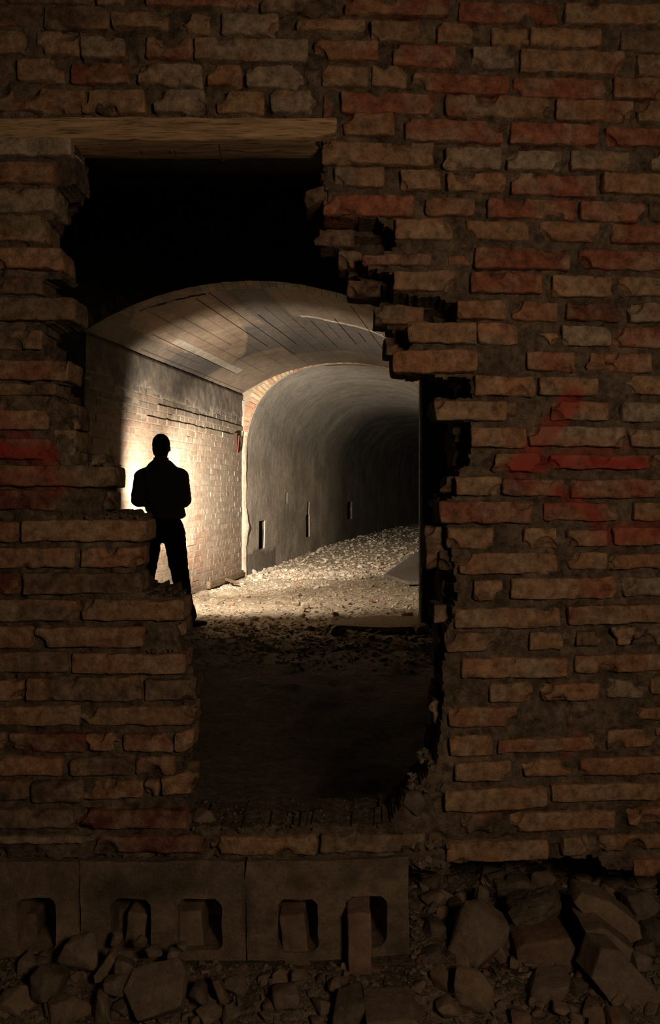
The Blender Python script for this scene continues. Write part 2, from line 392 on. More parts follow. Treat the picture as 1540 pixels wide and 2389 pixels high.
def slab_layer(name, step, hole, d0, d1, amp, recess, mat, parent, basecol, coursed=False):
    xs = np.arange(-120, 1700, step); ys = np.arange(-140, 2060, step)
    nx, ny = len(xs), len(ys)
    keep = np.zeros((nx, ny), bool)
    for i in range(nx - 1):
        for j in range(ny - 1):
            cx, cy = xs[i] + step / 2, ys[j] + step / 2
            jx = noise.noise(Vector((cx * 0.035, cy * 0.035, 3))) * 9; jy = noise.noise(Vector((cx * 0.035, cy * 0.035, 9))) * 8
            if cy + jy > low_y(cx): continue
            if inside(hole, cx + jx, cy + jy): continue
            keep[i, j] = True
    V = []; C = []; P = []; idF = {}; idB = {}; Fc = []
    def vf(i, j):
        if (i, j) in idF: return idF[i, j]
        px, py = xs[i], ys[j]
        px2 = px + noise.noise(Vector((px * .11, py * .11, 1))) * step * .9; py2 = py + noise.noise(Vector((px * .11, py * .11, 5))) * step * .9
        X, Z = wp(px2, py2, d0)
        f = noise.fractal(Vector((X * 14, 0, Z * 20)), 1.0, 2.1, 4)
        g = noise.noise(Vector((X * 5, 7, Z * 6)))
        h = noise.noise(Vector((X * 38, 11, Z * 30)))
        d = d0 + recess + f * amp + g * amp * 0.6 + (0.030 * max(0, h - 0.18) if not coursed else 0)
        if coursed:
            row = (py + 6 * math.sin(px * .02)) % 61; d += 0.022 if row < 12 else 0
            bx = (px + (int(py // 61) % 2) * 60) % 125; d += 0.018 if bx < 10 and py < 1870 else 0
        k = 0.8 + 0.5 * noise.noise(Vector((X * 9, 3, Z * 9)))
        V.append((X, wallY(X) + d, Z)); C.append(tuple(c * k for c in basecol)); P.append(paint_at(px, py))
        idF[i, j] = len(V) - 1; return idF[i, j]
    def vb(i, j):
        if (i, j) in idB: return idB[i, j]
        X, Y, Z = V[vf(i, j)]
        q = noise.noise_vector(Vector((X * 13, 4, Z * 13))) * 0.014 + noise.noise_vector(Vector((X * 50, 4, Z * 50))) * 0.0025
        V.append((X + q.x, wallY(X) + d1 + q.y * .5, Z + q.z)); C.append(basecol); P.append(0); idB[i, j] = len(V) - 1; return idB[i, j]
    for i in range(nx - 1):
        for j in range(ny - 1):
            if not keep[i, j]: continue
            Fc.append((vf(i, j), vf(i, j + 1), vf(i + 1, j + 1), vf(i + 1, j)))
            Fc.append((vb(i, j), vb(i + 1, j), vb(i + 1, j + 1), vb(i, j + 1)))
            for (a, b, ni, nj) in (((i, j), (i, j + 1), i - 1, j), ((i + 1, j + 1), (i + 1, j), i + 1, j), ((i + 1, j), (i, j), i, j - 1), ((i, j + 1), (i + 1, j + 1), i, j + 1)):
                if ni < 0 or nj < 0 or ni >= nx or nj >= ny or not keep[ni, nj]:
                    Fc.append((vf(*a), vb(*a), vb(*b), vf(*b)))
    return mk(name, V, Fc, mat, parent, C, P, smooth=True, sharp=50)
wall = slab_layer('wall_front', 5.5, HOLE, 0.0, 0.112, 0.013, 0.0175, M_mortar, None, MORT)
tag(wall, kind='structure')
bk = bricks.build('brickwork', M_brick, wall)
slab_layer('inner_wythe', 9, BACK, 0.118, 0.235, 0.010, 0.0, M_mortar, wall, (0.13, 0.09, 0.06), True)

# ------------------------------------------------------------------ chamber between the front wall and the arched opening
def CXc(Y): return -0.70 + 0.183 * (Y - 7.7)
HW, SPR, APX = 1.53, 2.73, 3.19
R_ = (HW ** 2 + (APX - SPR) ** 2) / (2 * (APX - SPR))
def vz(s): return APX - R_ + math.sqrt(max(0, R_ * R_ - s * s))

def simple(name, verts, faces, mat, **k): return tag(mk(name, verts, faces, mat, smooth=False), kind='structure', **k)
def boxv(x0, x1, y0, y1, z0, z1):
    V = [(x, y, z) for x in (x0, x1) for y in (y0, y1) for z in (z0, z1)]
    return V, [(0, 1, 3, 2), (4, 6, 7, 5), (0, 4, 5, 1), (2, 3, 7, 6), (0, 2, 6, 4), (1, 5, 7, 3)]
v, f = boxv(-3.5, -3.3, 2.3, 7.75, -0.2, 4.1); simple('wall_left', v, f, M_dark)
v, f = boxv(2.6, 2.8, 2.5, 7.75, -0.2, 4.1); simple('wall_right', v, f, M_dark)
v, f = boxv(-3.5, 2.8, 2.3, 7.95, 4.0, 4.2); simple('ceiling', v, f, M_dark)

# end wall with the segmental arched opening
ew = MB(); Y0, Y1 = 7.70, 7.96
xs = [-3.4] + [CXc(7.7) - HW + 2 * HW * i / 60 for i in range(61)] + [2.7]
def lo(x):
    s = x - CXc(7.7)
    j = 0.012 * noise.noise(Vector((x * 9, 1, 1)))
    return vz(s) + j if abs(s) <= HW + 1e-6 else -0.2
for i in range(len(xs) - 1):
    a, b = xs[i], xs[i + 1]
    inn = 0 < i < len(xs) - 2
    za, zb = (lo(a), lo(b)) if inn else (-0.2, -0.2)
    ew.add([(a, Y0, za), (b, Y0, zb), (b, Y0, 4.05), (a, Y0, 4.05), (a, Y1, za), (b, Y1, zb), (b, Y1, 4.05), (a, Y1, 4.05)],
           [(0, 1, 2, 3), (5, 4, 7, 6), (0, 4, 5, 1)] + ([] if inn else []))
jl, jr = CXc(7.7) - HW, CXc(7.7) + HW
for x in (jl, jr):
    zs = [-0.2 + (SPR + 0.2) * i / 90 for i in range(91)]
    V = []; Fq = []
    for i, z in enumerate(zs):
        e = 0.018 * abs(noise.noise(Vector((x, 5, z * 13)))) + 0.006 * noise.noise(Vector((x, 5, z * 50)))
        s = 1 if x < 0 else -1
        V += [(x, Y0, z), (x + s * e, Y0 + .03, z), (x + s * e * 0.5, Y1, z)]
    for i in range(90):
        for k in range(2): Fq.append((i * 3 + k, i * 3 + k + 1, i * 3 + k + 4, i * 3 + k + 3))
    ew.add(V, Fq)
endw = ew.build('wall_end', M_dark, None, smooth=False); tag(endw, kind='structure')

# brick arch ring around the opening, part of the end wall
ring = MB()
for i in range(46):
    a0 = -math.asin(HW / R_) + 2 * math.asin(HW / R_) * i / 46; a1 = a0 + 2 * math.asin(HW / R_) / 46 * 0.965
    P = []
    pr = rng.uniform(0, .005)
    for rr in (R_ - 0.012 - pr, R_ + 0.1):
        for aa in (a0, a1):
            for yy in (Y0 + rng.uniform(-.004, .004), Y1 + 0.02 + rng.uniform(-.02, .02)):
                P.append((CXc(7.7) + math.sin(aa) * rr, yy, APX - R_ + math.cos(aa) * rr))
    ring.add(P, [(0, 1, 3, 2), (4, 6, 7, 5), (0, 4, 5, 1), (2, 3, 7, 6), (0, 2, 6, 4), (1, 5, 7, 3)], tuple(c * rng.uniform(.7, 1.2) for c in (0.15, 0.125, 0.095)))
ring.build('arch_ring', M_tbrick, endw, smooth=False)

# ------------------------------------------------------------------ vaulted section: brick side walls
YA, YB = 7.72, 12.72
def side_wall(side, name, detailed):
    def W(Y, z, off): return (CXc(Y) + side * (HW - off), Y - side * 0.0, z)
    core = MB()
    ny = 200 if detailed else 20; nzv = 110 if detailed else 10
    V = []; C = []; Fq = []
    for i in range(ny + 1):
        Y = YA + (YB - YA + 0.12) * i / ny
        for j in range(nzv + 1):
            z = -0.1 + (SPR + 0.12) * j / nzv
            pl = plast(Y, z) if detailed else 1
            o = 0.0078 + 0.008 * pl + 0.004 * noise.noise(Vector((Y * 8, 2, z * 8))) * (0.3 + pl)
            if z > 2.70: o -= 0.03
            V.append(W(Y, z, o))
            g = noise.noise(Vector((Y * 2, 5, z * 5)))
            if pl > 0.5: c = Vector((0.145, 0.13, 0.112)) * (1 + 0.35 * g)
            else: c = Vector((0.27, 0.23, 0.18)) * (1 + 0.2 * g)
            C.append(tuple(c))
    for i in range(ny):
        for j in range(nzv):
            a = i * (nzv + 1) + j; Fq.append((a, a + 1, a + nzv + 2, a + nzv + 1))
    core.add(V, Fq, C)
    w_ = core.build(name, M_tbrick, None, smooth=True); tag(w_, kind='structure')
    if not detailed: return w_
    br = MB(); row = 0; z = 0.0
    rg = random.Random(5)
    while z < 2.66:
        hh = 0.066
        Y = YA - rg.random() * 0.2; hdr = row % 3 == 1
        while Y < YB:
            L = (0.122 if hdr else 0.246) * (1 + 0.06 * rg.random())
            if rg.random() < 0.12: L *= 0.55
            y0, y1 = Y, Y + L
            Y += L + 0.010
            y0c, y1c = max(y0, YA - .0), min(y1, YB)
            if y1c - y0c < 0.03: continue
            ym = (y0c + y1c) / 2
            if plast(ym, z + .03) > 0.5: continue
            if rg.random() < 0.015: continue
            o = 0.008 + rg.random() * 0.0035 + (0.006 if rg.random() < 0.04 else 0) + (0.016 if row in (27, 29) and ym > 9.0 + 1.2 * noise.noise(Vector((ym * 2, row, 0))) else 0)
            zz = z + rg.uniform(-.004, .004) + 0.01 * math.sin(ym * 0.7)
            rr = 0.005
            def J(): return rg.uniform(-.003, .003)
            B = [(y0c + J(), zz + J()), (y1c + J(), zz + J()), (y1c + J(), zz + hh + J()), (y0c + J(), zz + hh + J())]
            I = [(B[0][0] + rr, B[0][1] + rr), (B[1][0] - rr, B[1][1] + rr), (B[2][0] - rr, B[2][1] - rr), (B[3][0] + rr, B[3][1] - rr)]
            V = [W(a, b, -0.01) for a, b in B] + [W(a, b, o - 0.0018) for a, b in B] + [W(a, b, o + J() * 0.6) for a, b in I]
            Fq = [(8, 9, 10, 11)] + [(4 + k, 4 + (k + 1) % 4, 8 + (k + 1) % 4, 8 + k) for k in range(4)] + [(k, (k + 1) % 4, 4 + (k + 1) % 4, 4 + k) for k in range(4)]
            t = rg.random()
            soot = max(0, min(1, (z + 0.25 * noise.noise(Vector((ym * 1.3, 0, z * 3))) - 1.95) / 0.3))
            c = Vector((0.27, 0.17, 0.105)) if t < 0.5 else (Vector((0.29, 0.22, 0.155)) if t < 0.8 else Vector((0.25, 0.12, 0.08)))
            pale = 0.5 + 0.5 * noise.noise(Vector((ym * 0.9, 4, z * 1.2)))
            c = c.lerp(Vector((0.30, 0.25, 0.195)), min(0.8, 0.2 + pale * (0.45 + 0.12 * (ym - 8))))
            if z < 0.35 and ym > 10: c = c.lerp(Vector((0.20, 0.12, 0.085)), 0.5)
            c = c.lerp(Vector((0.12, 0.112, 0.10)), soot * (0.9 if rg.random() < 0.85 else 0.3))
            c = c * rg.uniform(0.85, 1.12)
            br.add(V, Fq, tuple(c))
        z += hh + 0.0085; row += 1
    br.build('brick_courses', M_tbrick, w_, smooth=False)
    return w_
def plast(Y, z):
    n = noise.noise(Vector((Y * 1.7, 1, z * 2.5))) * 0.16 + noise.noise(Vector((Y * 7, 1, z * 9))) * 0.06
    lim = 2.36 + n
    return 1.0 if z > lim else 0.0
lw = side_wall(-1, 'wall_left_brick', True)
side_wall(1, 'wall_right_brick', False)

# the vault itself
def vault_uv(Y, t): # t -1..1
    s = t * HW; return CXc(Y) + s, Y, vz(s)
def bary(px, py):   # where a pixel ray meets the vault (measuring)
    for q in range(300):
        Y = 7.8 + q * 0.0185
        X = kx(px) * Y; Z = CH - (py - HZ) / F * Y
        s = X - CXc(Y)
        if abs(s) > HW: continue
        if Z <= vz(s) - 0.0 and Z > 1.5 and q > 0: pass
        if Z > vz(s): return Y, s / HW
    return None
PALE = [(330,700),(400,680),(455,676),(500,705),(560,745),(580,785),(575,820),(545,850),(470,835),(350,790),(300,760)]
NY, NT = 240, 170
V = []; C = []; Fq = []
GR = [-0.97, -0.90, -0.845, -0.78, -0.70, -0.615, -0.52, -0.43, -0.33, -0.22, -0.12, -0.02, 0.09, 0.20, 0.30, 0.41, 0.52, 0.63, 0.74, 0.85, 0.94]
ts = sorted(set([-1 + 2 * i / NT for i in range(NT + 1)] + [g + d for g in GR for d in (-.004, -.0016, 0, .0016, .004)]))
rg = random.Random(8)
gsp = {g: (rg.uniform(7.9, 9.8), rg.uniform(10.2, 12.6), rg.uniform(0.004, 0.02)) for g in GR}
gsp[-0.97] = (8.6, 12.7, 0.035); gsp[-0.845] = (8.9, 11.6, 0.035); gsp[0.20] = (9.6, 10.6, 0.05)
for i in range(NY + 1):
    Y = YA + 0.1 + (YB - YA - 0.1) * i / NY
    for t in ts:
        x, y, z = vault_uv(Y, t)
        dz = 0.006 * noise.noise(Vector((x * 3, y * 0.8, 0)))
        dark = 0
        for g in GR:
            if abs(t - g) < 0.002:
                a, b, dp = gsp[g]
                if a + noise.noise(Vector((g * 9, 1, 1))) < Y < b:
                    m_ = 1 if abs(t - g) < 1e-5 else 0.5
                    dz += dp * m_; dark = 0.4 * m_
        if -0.72 < t < -0.36 and abs((Y - 8.05) - 0.35 * (t + .36) - 0.05 * noise.noise(Vector((t * 14, 1, 1)))) < 0.02: dz += 0.03; dark = 0.6
        # board height differences
        bi = sum(1 for g in GR if t > g)
        dz += 0.006 * ((bi * 37 % 7) / 7 - 0.5)
        V.append((x, y, z + dz))
        px, py = topx(x, y, z)
        n = noise.noise(Vector((x * 2.0, y * 0.6, 3))); n2 = noise.noise(Vector((x * 6, y * 1.2, 3)))
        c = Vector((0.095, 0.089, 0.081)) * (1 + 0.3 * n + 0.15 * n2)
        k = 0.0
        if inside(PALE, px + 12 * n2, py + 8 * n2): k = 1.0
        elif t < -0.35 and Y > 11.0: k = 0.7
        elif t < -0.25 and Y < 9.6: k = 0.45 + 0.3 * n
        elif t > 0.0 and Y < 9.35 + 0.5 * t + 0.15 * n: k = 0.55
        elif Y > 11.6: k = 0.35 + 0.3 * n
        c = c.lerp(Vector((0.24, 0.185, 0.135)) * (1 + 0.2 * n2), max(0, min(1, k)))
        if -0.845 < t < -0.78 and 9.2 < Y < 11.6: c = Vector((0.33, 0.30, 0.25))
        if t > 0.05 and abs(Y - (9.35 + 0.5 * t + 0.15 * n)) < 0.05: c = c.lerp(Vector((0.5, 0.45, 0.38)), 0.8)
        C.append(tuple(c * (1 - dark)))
nt_ = len(ts)
for i in range(NY):
    for j in range(nt_ - 1):
        a = i * nt_ + j; Fq.append((a, a + 1, a + nt_ + 1, a + nt_))
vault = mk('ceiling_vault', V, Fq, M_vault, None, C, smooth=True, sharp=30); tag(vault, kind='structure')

# ------------------------------------------------------------------ far face and plastered barrel tunnel
BW, BS, BR, BN = 1.48, 1.69, 1.48, 2.5
def bprof(n_arc=72, floor=-0.15, dz=0.05):
    pts = []
    z = floor
    while z < BS: pts.append((-BW, z)); z += dz
    for i in range(n_arc + 1):
        a = PI - PI * i / n_arc
        c, s = math.cos(a), math.sin(a)
        pts.append((math.copysign(abs(c) ** (2 / BN), c) * BW, BS + abs(s) ** (2 / BN) * BR * 0.995))
    z = BS
    right = [(BW, zz) for (_, zz) in reversed([p for p in pts if p[1] < BS and p[0] < 0])]
    return pts + right
prof = bprof()
SLOTS = [(13.45, 13.85, 0.33, 0.80), (17.0, 17.36, 0.36, 0.80), (17.12, 17.3, 0.80, 1.06), (15.25, 15.4, 1.06, 1.26), (21.6, 22.1, 0.55, 1.0)]
Ys = []; y = 12.74
while y < 18.5: Ys.append(y); y += 0.06
while y < 26: Ys.append(y); y += 0.15
while y < 46: Ys.append(y); y += 0.7
V = []; C = []; Fq = []; npf = len(prof)
for Y in Ys:
    bend = 0.004 * max(0, Y - 17) ** 2
    rib = 0.012 * math.floor((Y - 12.7) / 2.6)
    for (s, z) in prof:
        n = noise.noise(Vector((s * 2 + 9, Y * 0.8, z * 2))); n2 = noise.noise(Vector((s * 5, Y * 1.5, z * 1.4 + 4)))
        nr = noise.noise(Vector((Y * 3.2, s * 0.6, z * 0.6 + 7)))
        q = 1 - (0.010 * n + 0.004 * n2)
        bulge = 0.02 * max(0, 1 - abs(Y - 13.0) / 0.3) * max(0, 1 - abs(z - 0.75) / 0.3)
        V.append((CXc(Y) + bend + s * q + (bulge if s < 0 else 0), Y, BS + (z - BS) * (q if z > BS else 1)))
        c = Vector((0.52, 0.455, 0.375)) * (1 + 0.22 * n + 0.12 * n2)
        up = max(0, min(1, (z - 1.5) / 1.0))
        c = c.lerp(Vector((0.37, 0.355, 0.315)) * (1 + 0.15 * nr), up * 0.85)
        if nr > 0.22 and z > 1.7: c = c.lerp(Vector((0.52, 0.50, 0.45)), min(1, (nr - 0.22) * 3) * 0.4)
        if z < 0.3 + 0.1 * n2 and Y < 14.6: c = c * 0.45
        c = c * (1 - 0.72 * max(0, min(1, (Y + 0.5 * n - 18.6) / 2.6)))      # darker further in
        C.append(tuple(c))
for i in range(len(Ys) - 1):
    for j in range(npf - 1):
        a = i * npf + j
        ym = (Ys[i] + Ys[i + 1]) / 2; zm = (prof[j][1] + prof[j + 1][1]) / 2
        if prof[j][0] < -BW + 0.01 and any(a0 < ym < a1 and b0 < zm < b1 for a0, a1, b0, b1 in SLOTS):
            for (dy, jj) in ((0, 0),): pass
            b0 = len(V)
            ids = (a, a + 1, a + npf + 1, a + npf)
            V += [(V[q][0] - 0.16, V[q][1], V[q][2]) for q in ids]; C += [(0.03, 0.025, 0.02)] * 4  # slot depths painted near black to stand for the shade inside
            Fq.append((b0, b0 + 1, b0 + 2, b0 + 3))
            for k in range(4):
                # side walls only on rims
                q0, q1 = ids[k], ids[(k + 1) % 4]
                nb = [(ym - (Ys[i + 1] - Ys[i]), zm), (ym, zm + 0.05), (ym + (Ys[i + 1] - Ys[i]), zm), (ym, zm - 0.05)][k]
                if not any(a0 < nb[0] < a1 and c0 < nb[1] < c1 for a0, a1, c0, c1 in SLOTS):
                    e0 = len(V)
                    V += [(V[q0][0] - .018, V[q0][1], V[q0][2]), (V[q1][0] - .018, V[q1][1], V[q1][2])] * 2; C += [C[q0], C[q1], (0.03, 0.025, 0.02), (0.03, 0.025, 0.02)]
                    Fq.append((q0, q1, e0 + 1, e0)); Fq.append((e0 + 2, e0 + 3, b0 + (k + 1) % 4, b0 + k))
            continue
        Fq.append((a, a + 1, a + npf + 1, a + npf))
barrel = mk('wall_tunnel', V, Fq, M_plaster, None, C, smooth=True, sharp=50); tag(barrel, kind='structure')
v, f = boxv(-1, 12, 45.8, 46.0, -0.3, 5); simple('wall_far', v, f, M_dark)
# far face between vault outline and barrel outline
def cap(px_, z):   # vault section outline for the same z or s
    return px_
V = []; Fq = []; YF = 12.72
cx = CXc(YF)
for k, (s, z) in enumerate(prof):
    jit = 0.012 * noise.noise(Vector((s * 6, z * 7, 2)))
    if z < BS:
        so = math.copysign(HW + .05, s); zo = z
    else:
        ang = math.atan2(z - BS + 0.0, s); zo = z; so = s
        dxn, dzn = math.cos(ang), math.sin(ang)
        d = 0
        while d < 1.2 and abs(s + dxn * d) < HW + .05 and (z + dzn * d) < vz(max(-HW, min(HW, s + dxn * d))) + 0.08: d += 0.01
        so, zo = s + dxn * d, z + dzn * d
    V += [(cx + s * (1 - 0.0) + (0.012 + jit) * (1 if s < 0 else -1), YF, z), (cx + so, YF + rng.uniform(-.003, .003), zo)]
    if k: a = 2 * k; Fq.append((a - 2, a, a + 1, a - 1))
face = mk('wall_portal', V, Fq, M_tbrick, None, [(0.24, 0.195, 0.14)] * len(V), smooth=False); tag(face, kind='structure')
vs = MB(); n_v = 64
for i in range(n_v):
    a = PI * (i + 0.5) / n_v; da = PI / n_v * 0.36
    pts = []
    def pp(aa, e):
        c, s = math.cos(aa), math.sin(aa)
        x = math.copysign(abs(c) ** (2 / BN), c) * BW; z = BS + abs(s) ** (2 / BN) * BR
        nx_, nz_ = math.copysign(abs(x / BW) ** (BN - 1), x), abs((z - BS) / BR) ** (BN - 1)
        l = math.hypot(nx_, nz_); return cx + x + nx_ / l * e, z + nz_ / l * e
    # arc lengths vary on the superellipse, so place by even arc angle of the outline
    L = 0.15 + rng.uniform(-.04, .03)
    yf = YF - rng.uniform(0.008, 0.03)
    P = []
    for e in (0.004, L):
        for aa in (a - da, a + da):
            x, z = pp(aa, e)
            for yy in (yf, YF + 0.05): P.append((x, yy, z))
    g = rng.uniform(.8, 1.15)
    vs.add(P, [(0, 1, 3, 2), (4, 6, 7, 5), (0, 4, 5, 1), (2, 3, 7, 6), (0, 2, 6, 4), (1, 5, 7, 3)],
           tuple(c_ * g for c_ in rng.choice([(0.40, 0.27, 0.16), (0.42, 0.34, 0.24), (0.36, 0.18, 0.11)])))
vs.build('voussoir_ring', M_tbrick, face, smooth=False)
# wavy plaster edge where brick wall meets portal
pe = MB(); N = 120; V = []; Fq = []
for i in range(N + 1):
    z = 2.62 * i / N
    wv = 0.012 * noise.noise(Vector((1, 1, z * 9))) + 0.05 * max(0, 1 - abs(z - 0.75) / 0.35)
    Xl = cx - HW
    V += [(Xl - .01, YF - .05, z), (Xl + 0.016 + wv * .4, YF - .04, z), (Xl + 0.03 + wv, YF - .025, z), (Xl + 0.055 + wv, YF + .01, z)]
for i in range(N):
    for k in range(3): a = i * 4 + k; Fq.append((a, a + 1, a + 5, a + 4))
pe.add(V, Fq, (0.42, 0.37, 0.30)); pe.build('plaster_edge', M_plaster, face, smooth=True)
# rusty box recess near the corner
v, f = boxv(-0.16, 0.10, -0.20, 0.04, 0, 0)
rb = empty('junction_box', (CXc(12.35) - HW, 12.35, 1.98), 'small rusty dark metal box fixed high on the brick wall by the tunnel corner', 'box')
bx = MB(); hy, hz, dx = 0.13, 0.13, 0.05
v, f = boxv(0, dx, -hy, hy, -hz, hz); bx.add(v, f); bx.build('box_body', flat_mat('rusty_iron', (0.05, 0.028, 0.02)), rb, smooth=False)
bx = MB(); v, f = boxv(dx, dx + .012, -hy - .01, hy * 0.2, -hz - .02, hz * 0.7); v = [(a + (0.02 if c > 0 else 0), b, c) for a, b, c in v]; bx.add(v, f)
bx.build('bent_cover', flat_mat('rusty_cover', (0.16, 0.05, 0.03)), rb, smooth=False)

# ------------------------------------------------------------------ floors
def fh(x, y):
    n = noise.fractal(Vector((x * 1.6, y * 1.6, 4)), 1.0, 2.0, 5) * 0.028
    n += 0.012 * noise.noise(Vector((x * 18, y * 18, 1))) + 0.02 * noise.noise(Vector((x * 6, y * 6, 1)))
    if y > 12: n += 0.05 * min(1, (y - 12) / 8)
    if y < 7.9: n += 0.03 * math.exp(-((y - 7.7) / 0.25) ** 2) + (-0.02 if y < 7 else 0)
    return n - 0.012
V = []; C = []; Fq = []
xs = [-3.45 + 0.045 * i for i in range(int(7.4 / 0.045))]
ysf = []; y = 2.0
while y < 6.5: ysf.append(y); y += 0.09
while y < 13.5: ysf.append(y); y += 0.04
while y < 20: ysf.append(y); y += 0.08
while y < 46: ysf.append(y); y += 0.5
for yy in ysf:
    for x in xs:
        xx = x + (0.183 * max(0, yy - 12.7))
        z = fh(xx, yy)
        V.append((xx, yy, z))
        n = noise.noise(Vector((xx * 1.3, yy * 1.3, 0)))
        C.append(tuple(Vector((0.58, 0.49, 0.35)).lerp(Vector((0.50, 0.41, 0.31)), 0.5 + 0.5 * n) * (1.0 if yy > 7.4 else 0.42)))  # chamber floor colour lowered to stand for its lack of light
nx = len(xs)
for i in range(len(ysf) - 1):
    for j in range(nx - 1): a = i * nx + j; Fq.append((a, a + 1, a + nx + 1, a + nx))
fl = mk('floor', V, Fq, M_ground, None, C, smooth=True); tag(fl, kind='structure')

ICO = None
def rock_base(seed, n=12, boxy=0.6, flat=0.7):
    r_ = random.Random(seed); bm = bmesh.new()
    for _ in range(n):
        p = Vector((r_.gauss(0, 1), r_.gauss(0, 1), r_.gauss(0, 1))).normalized()
        p = Vector(tuple(math.copysign(abs(c) ** boxy, c) for c in p)) * r_.uniform(0.85, 1.05)
        bm.verts.new((p.x * 0.5, p.y * 0.5, p.z * 0.5 * flat))
    res = bmesh.ops.convex_hull(bm, input=bm.verts)
    bmesh.ops.delete(bm, geom=[v for v in bm.verts if not v.link_faces], context='VERTS')
    bm.verts.index_update()
    V = [v.co.copy() for v in bm.verts]; Fq = [tuple(v.index for v in f.verts) for f in bm.faces]; bm.free()
    return V, Fq
RB = [rock_base(i + 40, 9 + i % 5) for i in range(12)]
gr = MB(); rg = random.Random(77)
TONES = [(0.60, 0.52, 0.40), (0.53, 0.44, 0.33), (0.64, 0.57, 0.46), (0.48, 0.36, 0.26), (0.50, 0.44, 0.35)]
def scatter(mb, n, fx, fy, smin, smax, hf, pw=2.2, tone=1.0):
    for _ in range(n):
        y = fy(rg); x = fx(rg, y)
        s = smin + (smax - smin) * rg.random() ** pw
        V, Fq = rg.choice(RB)
        R = Euler((rg.uniform(-.5, .5), rg.uniform(-.5, .5), rg.uniform(0, 6.3))).to_matrix()
        sc = Vector((s * rg.uniform(.7, 1.3), s * rg.uniform(.7, 1.3), s * rg.uniform(.5, .9)))
        z = hf(x, y) + s * 0.10
        c = rg.choice(TONES); g = rg.uniform(.8, 1.15) * tone
        mb.add([R @ Vector((v.x * sc.x, v.y * sc.y, v.z * sc.z)) + Vector((x, y, z)) for v in V], Fq, tuple(q * g for q in c))
def ty(a, b, p=1.6): return lambda r: a + (b - a) * r.random() ** p
def tx(r, y): return CXc(y) + r.uniform(-1.47, 1.45)
scatter(gr, 5600, tx, ty(7.75, 14), 0.010, 0.046, fh)
scatter(gr, 2600, tx, ty(13, 30), 0.03, 0.10, fh)
scatter(gr, 700, lambda r, y: CXc(12.7) + r.uniform(-1.45, .3), ty(12.3, 13.6, 1), 0.03, 0.10, fh)
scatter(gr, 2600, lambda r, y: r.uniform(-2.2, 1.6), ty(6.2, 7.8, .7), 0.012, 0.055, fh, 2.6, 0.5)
g_ = gr.build('rubble_gravel', M_gravel, None, smooth=False)
tag(g_, 'pale broken rubble gravel strewn over the whole tunnel floor', 'gravel', kind='stuff')

# ------------------------------------------------------------------ stones
def rock_mesh(seed, w, h, d, ang=0.0, tilt=0.0, pts=15, boxy=0.62, col=(0.2, 0.15, 0.1), bev=0.004, rough=0.0025, slab=False):
    """angular stone filling w x h in the picture plane (x,z) and d in depth; returns verts, faces, colours"""
    r_ = random.Random(seed); bm = bmesh.new()
    if slab:
        P = []
        npg = r_.choice((5, 6, 6, 7))
        for k in range(npg):
            a = 2 * PI * (k + r_.uniform(-.25, .25)) / npg
            c, s = math.cos(a), math.sin(a)
            q = (math.copysign(abs(c) ** .6, c), math.copysign(abs(s) ** .6, s))
            P.append(q)
        for q in P:
            for sd in (-1, 1): bm.verts.new((q[0] * r_.uniform(.93, 1), sd * r_.uniform(.85, 1), q[1] * r_.uniform(.9, 1)))
    else:
        for _ in range(pts):
            p = Vector((r_.gauss(0, 1), r_.gauss(0, 1), r_.gauss(0, 1))).normalized()
            bm.verts.new(tuple(math.copysign(abs(c) ** boxy, c) * r_.uniform(.88, 1.04) for c in p))
    bmesh.ops.convex_hull(bm, input=bm.verts)
    bmesh.ops.delete(bm, geom=[v for v in bm.verts if not v.link_faces], context='VERTS')
    mx = [max(abs(v.co[i]) for v in bm.verts) for i in range(3)]
    for v in bm.verts: v.co = Vector((v.co.x / mx[0] * w / 2, v.co.y / mx[1] * d / 2, v.co.z / mx[2] * h / 2))
    bmesh.ops.dissolve_limit(bm, angle_limit=0.2, verts=bm.verts, edges=bm.edges)
    b = min(bev, min(w, h, d) * 0.08)
    bmesh.ops.bevel(bm, geom=list(bm.edges), offset=b, segments=2, affect='EDGES', profile=0.6)
    bmesh.ops.triangulate(bm, faces=bm.faces)
    for _ in range(4):
        lim = max(0.011, max(w, h) * 0.09)
        es = [e for e in bm.edges if e.calc_length() > lim]
        if not es: break
        bmesh.ops.subdivide_edges(bm, edges=es, cuts=1, use_grid_fill=False)
        bmesh.ops.triangulate(bm, faces=bm.faces)
    R = Euler((tilt, ang, 0)).to_matrix()
    V = []; C = []
    for v in bm.verts:
        n = noise.noise_vector(v.co * 24 + Vector((seed, 0, 0))) * rough + noise.noise_vector(v.co * 80 + Vector((seed, 0, 0))) * rough * 0.5
        V.append(R @ (v.co + n))
        g = 1 + 0.25 * noise.noise(v.co * 14 + Vector((0, seed, 0)))
        C.append(tuple(c * g for c in col))
    bm.verts.index_update()
    Fq = [tuple(v.index for v in f.verts) for f in bm.faces]; bm.free()
    return V, Fq, C

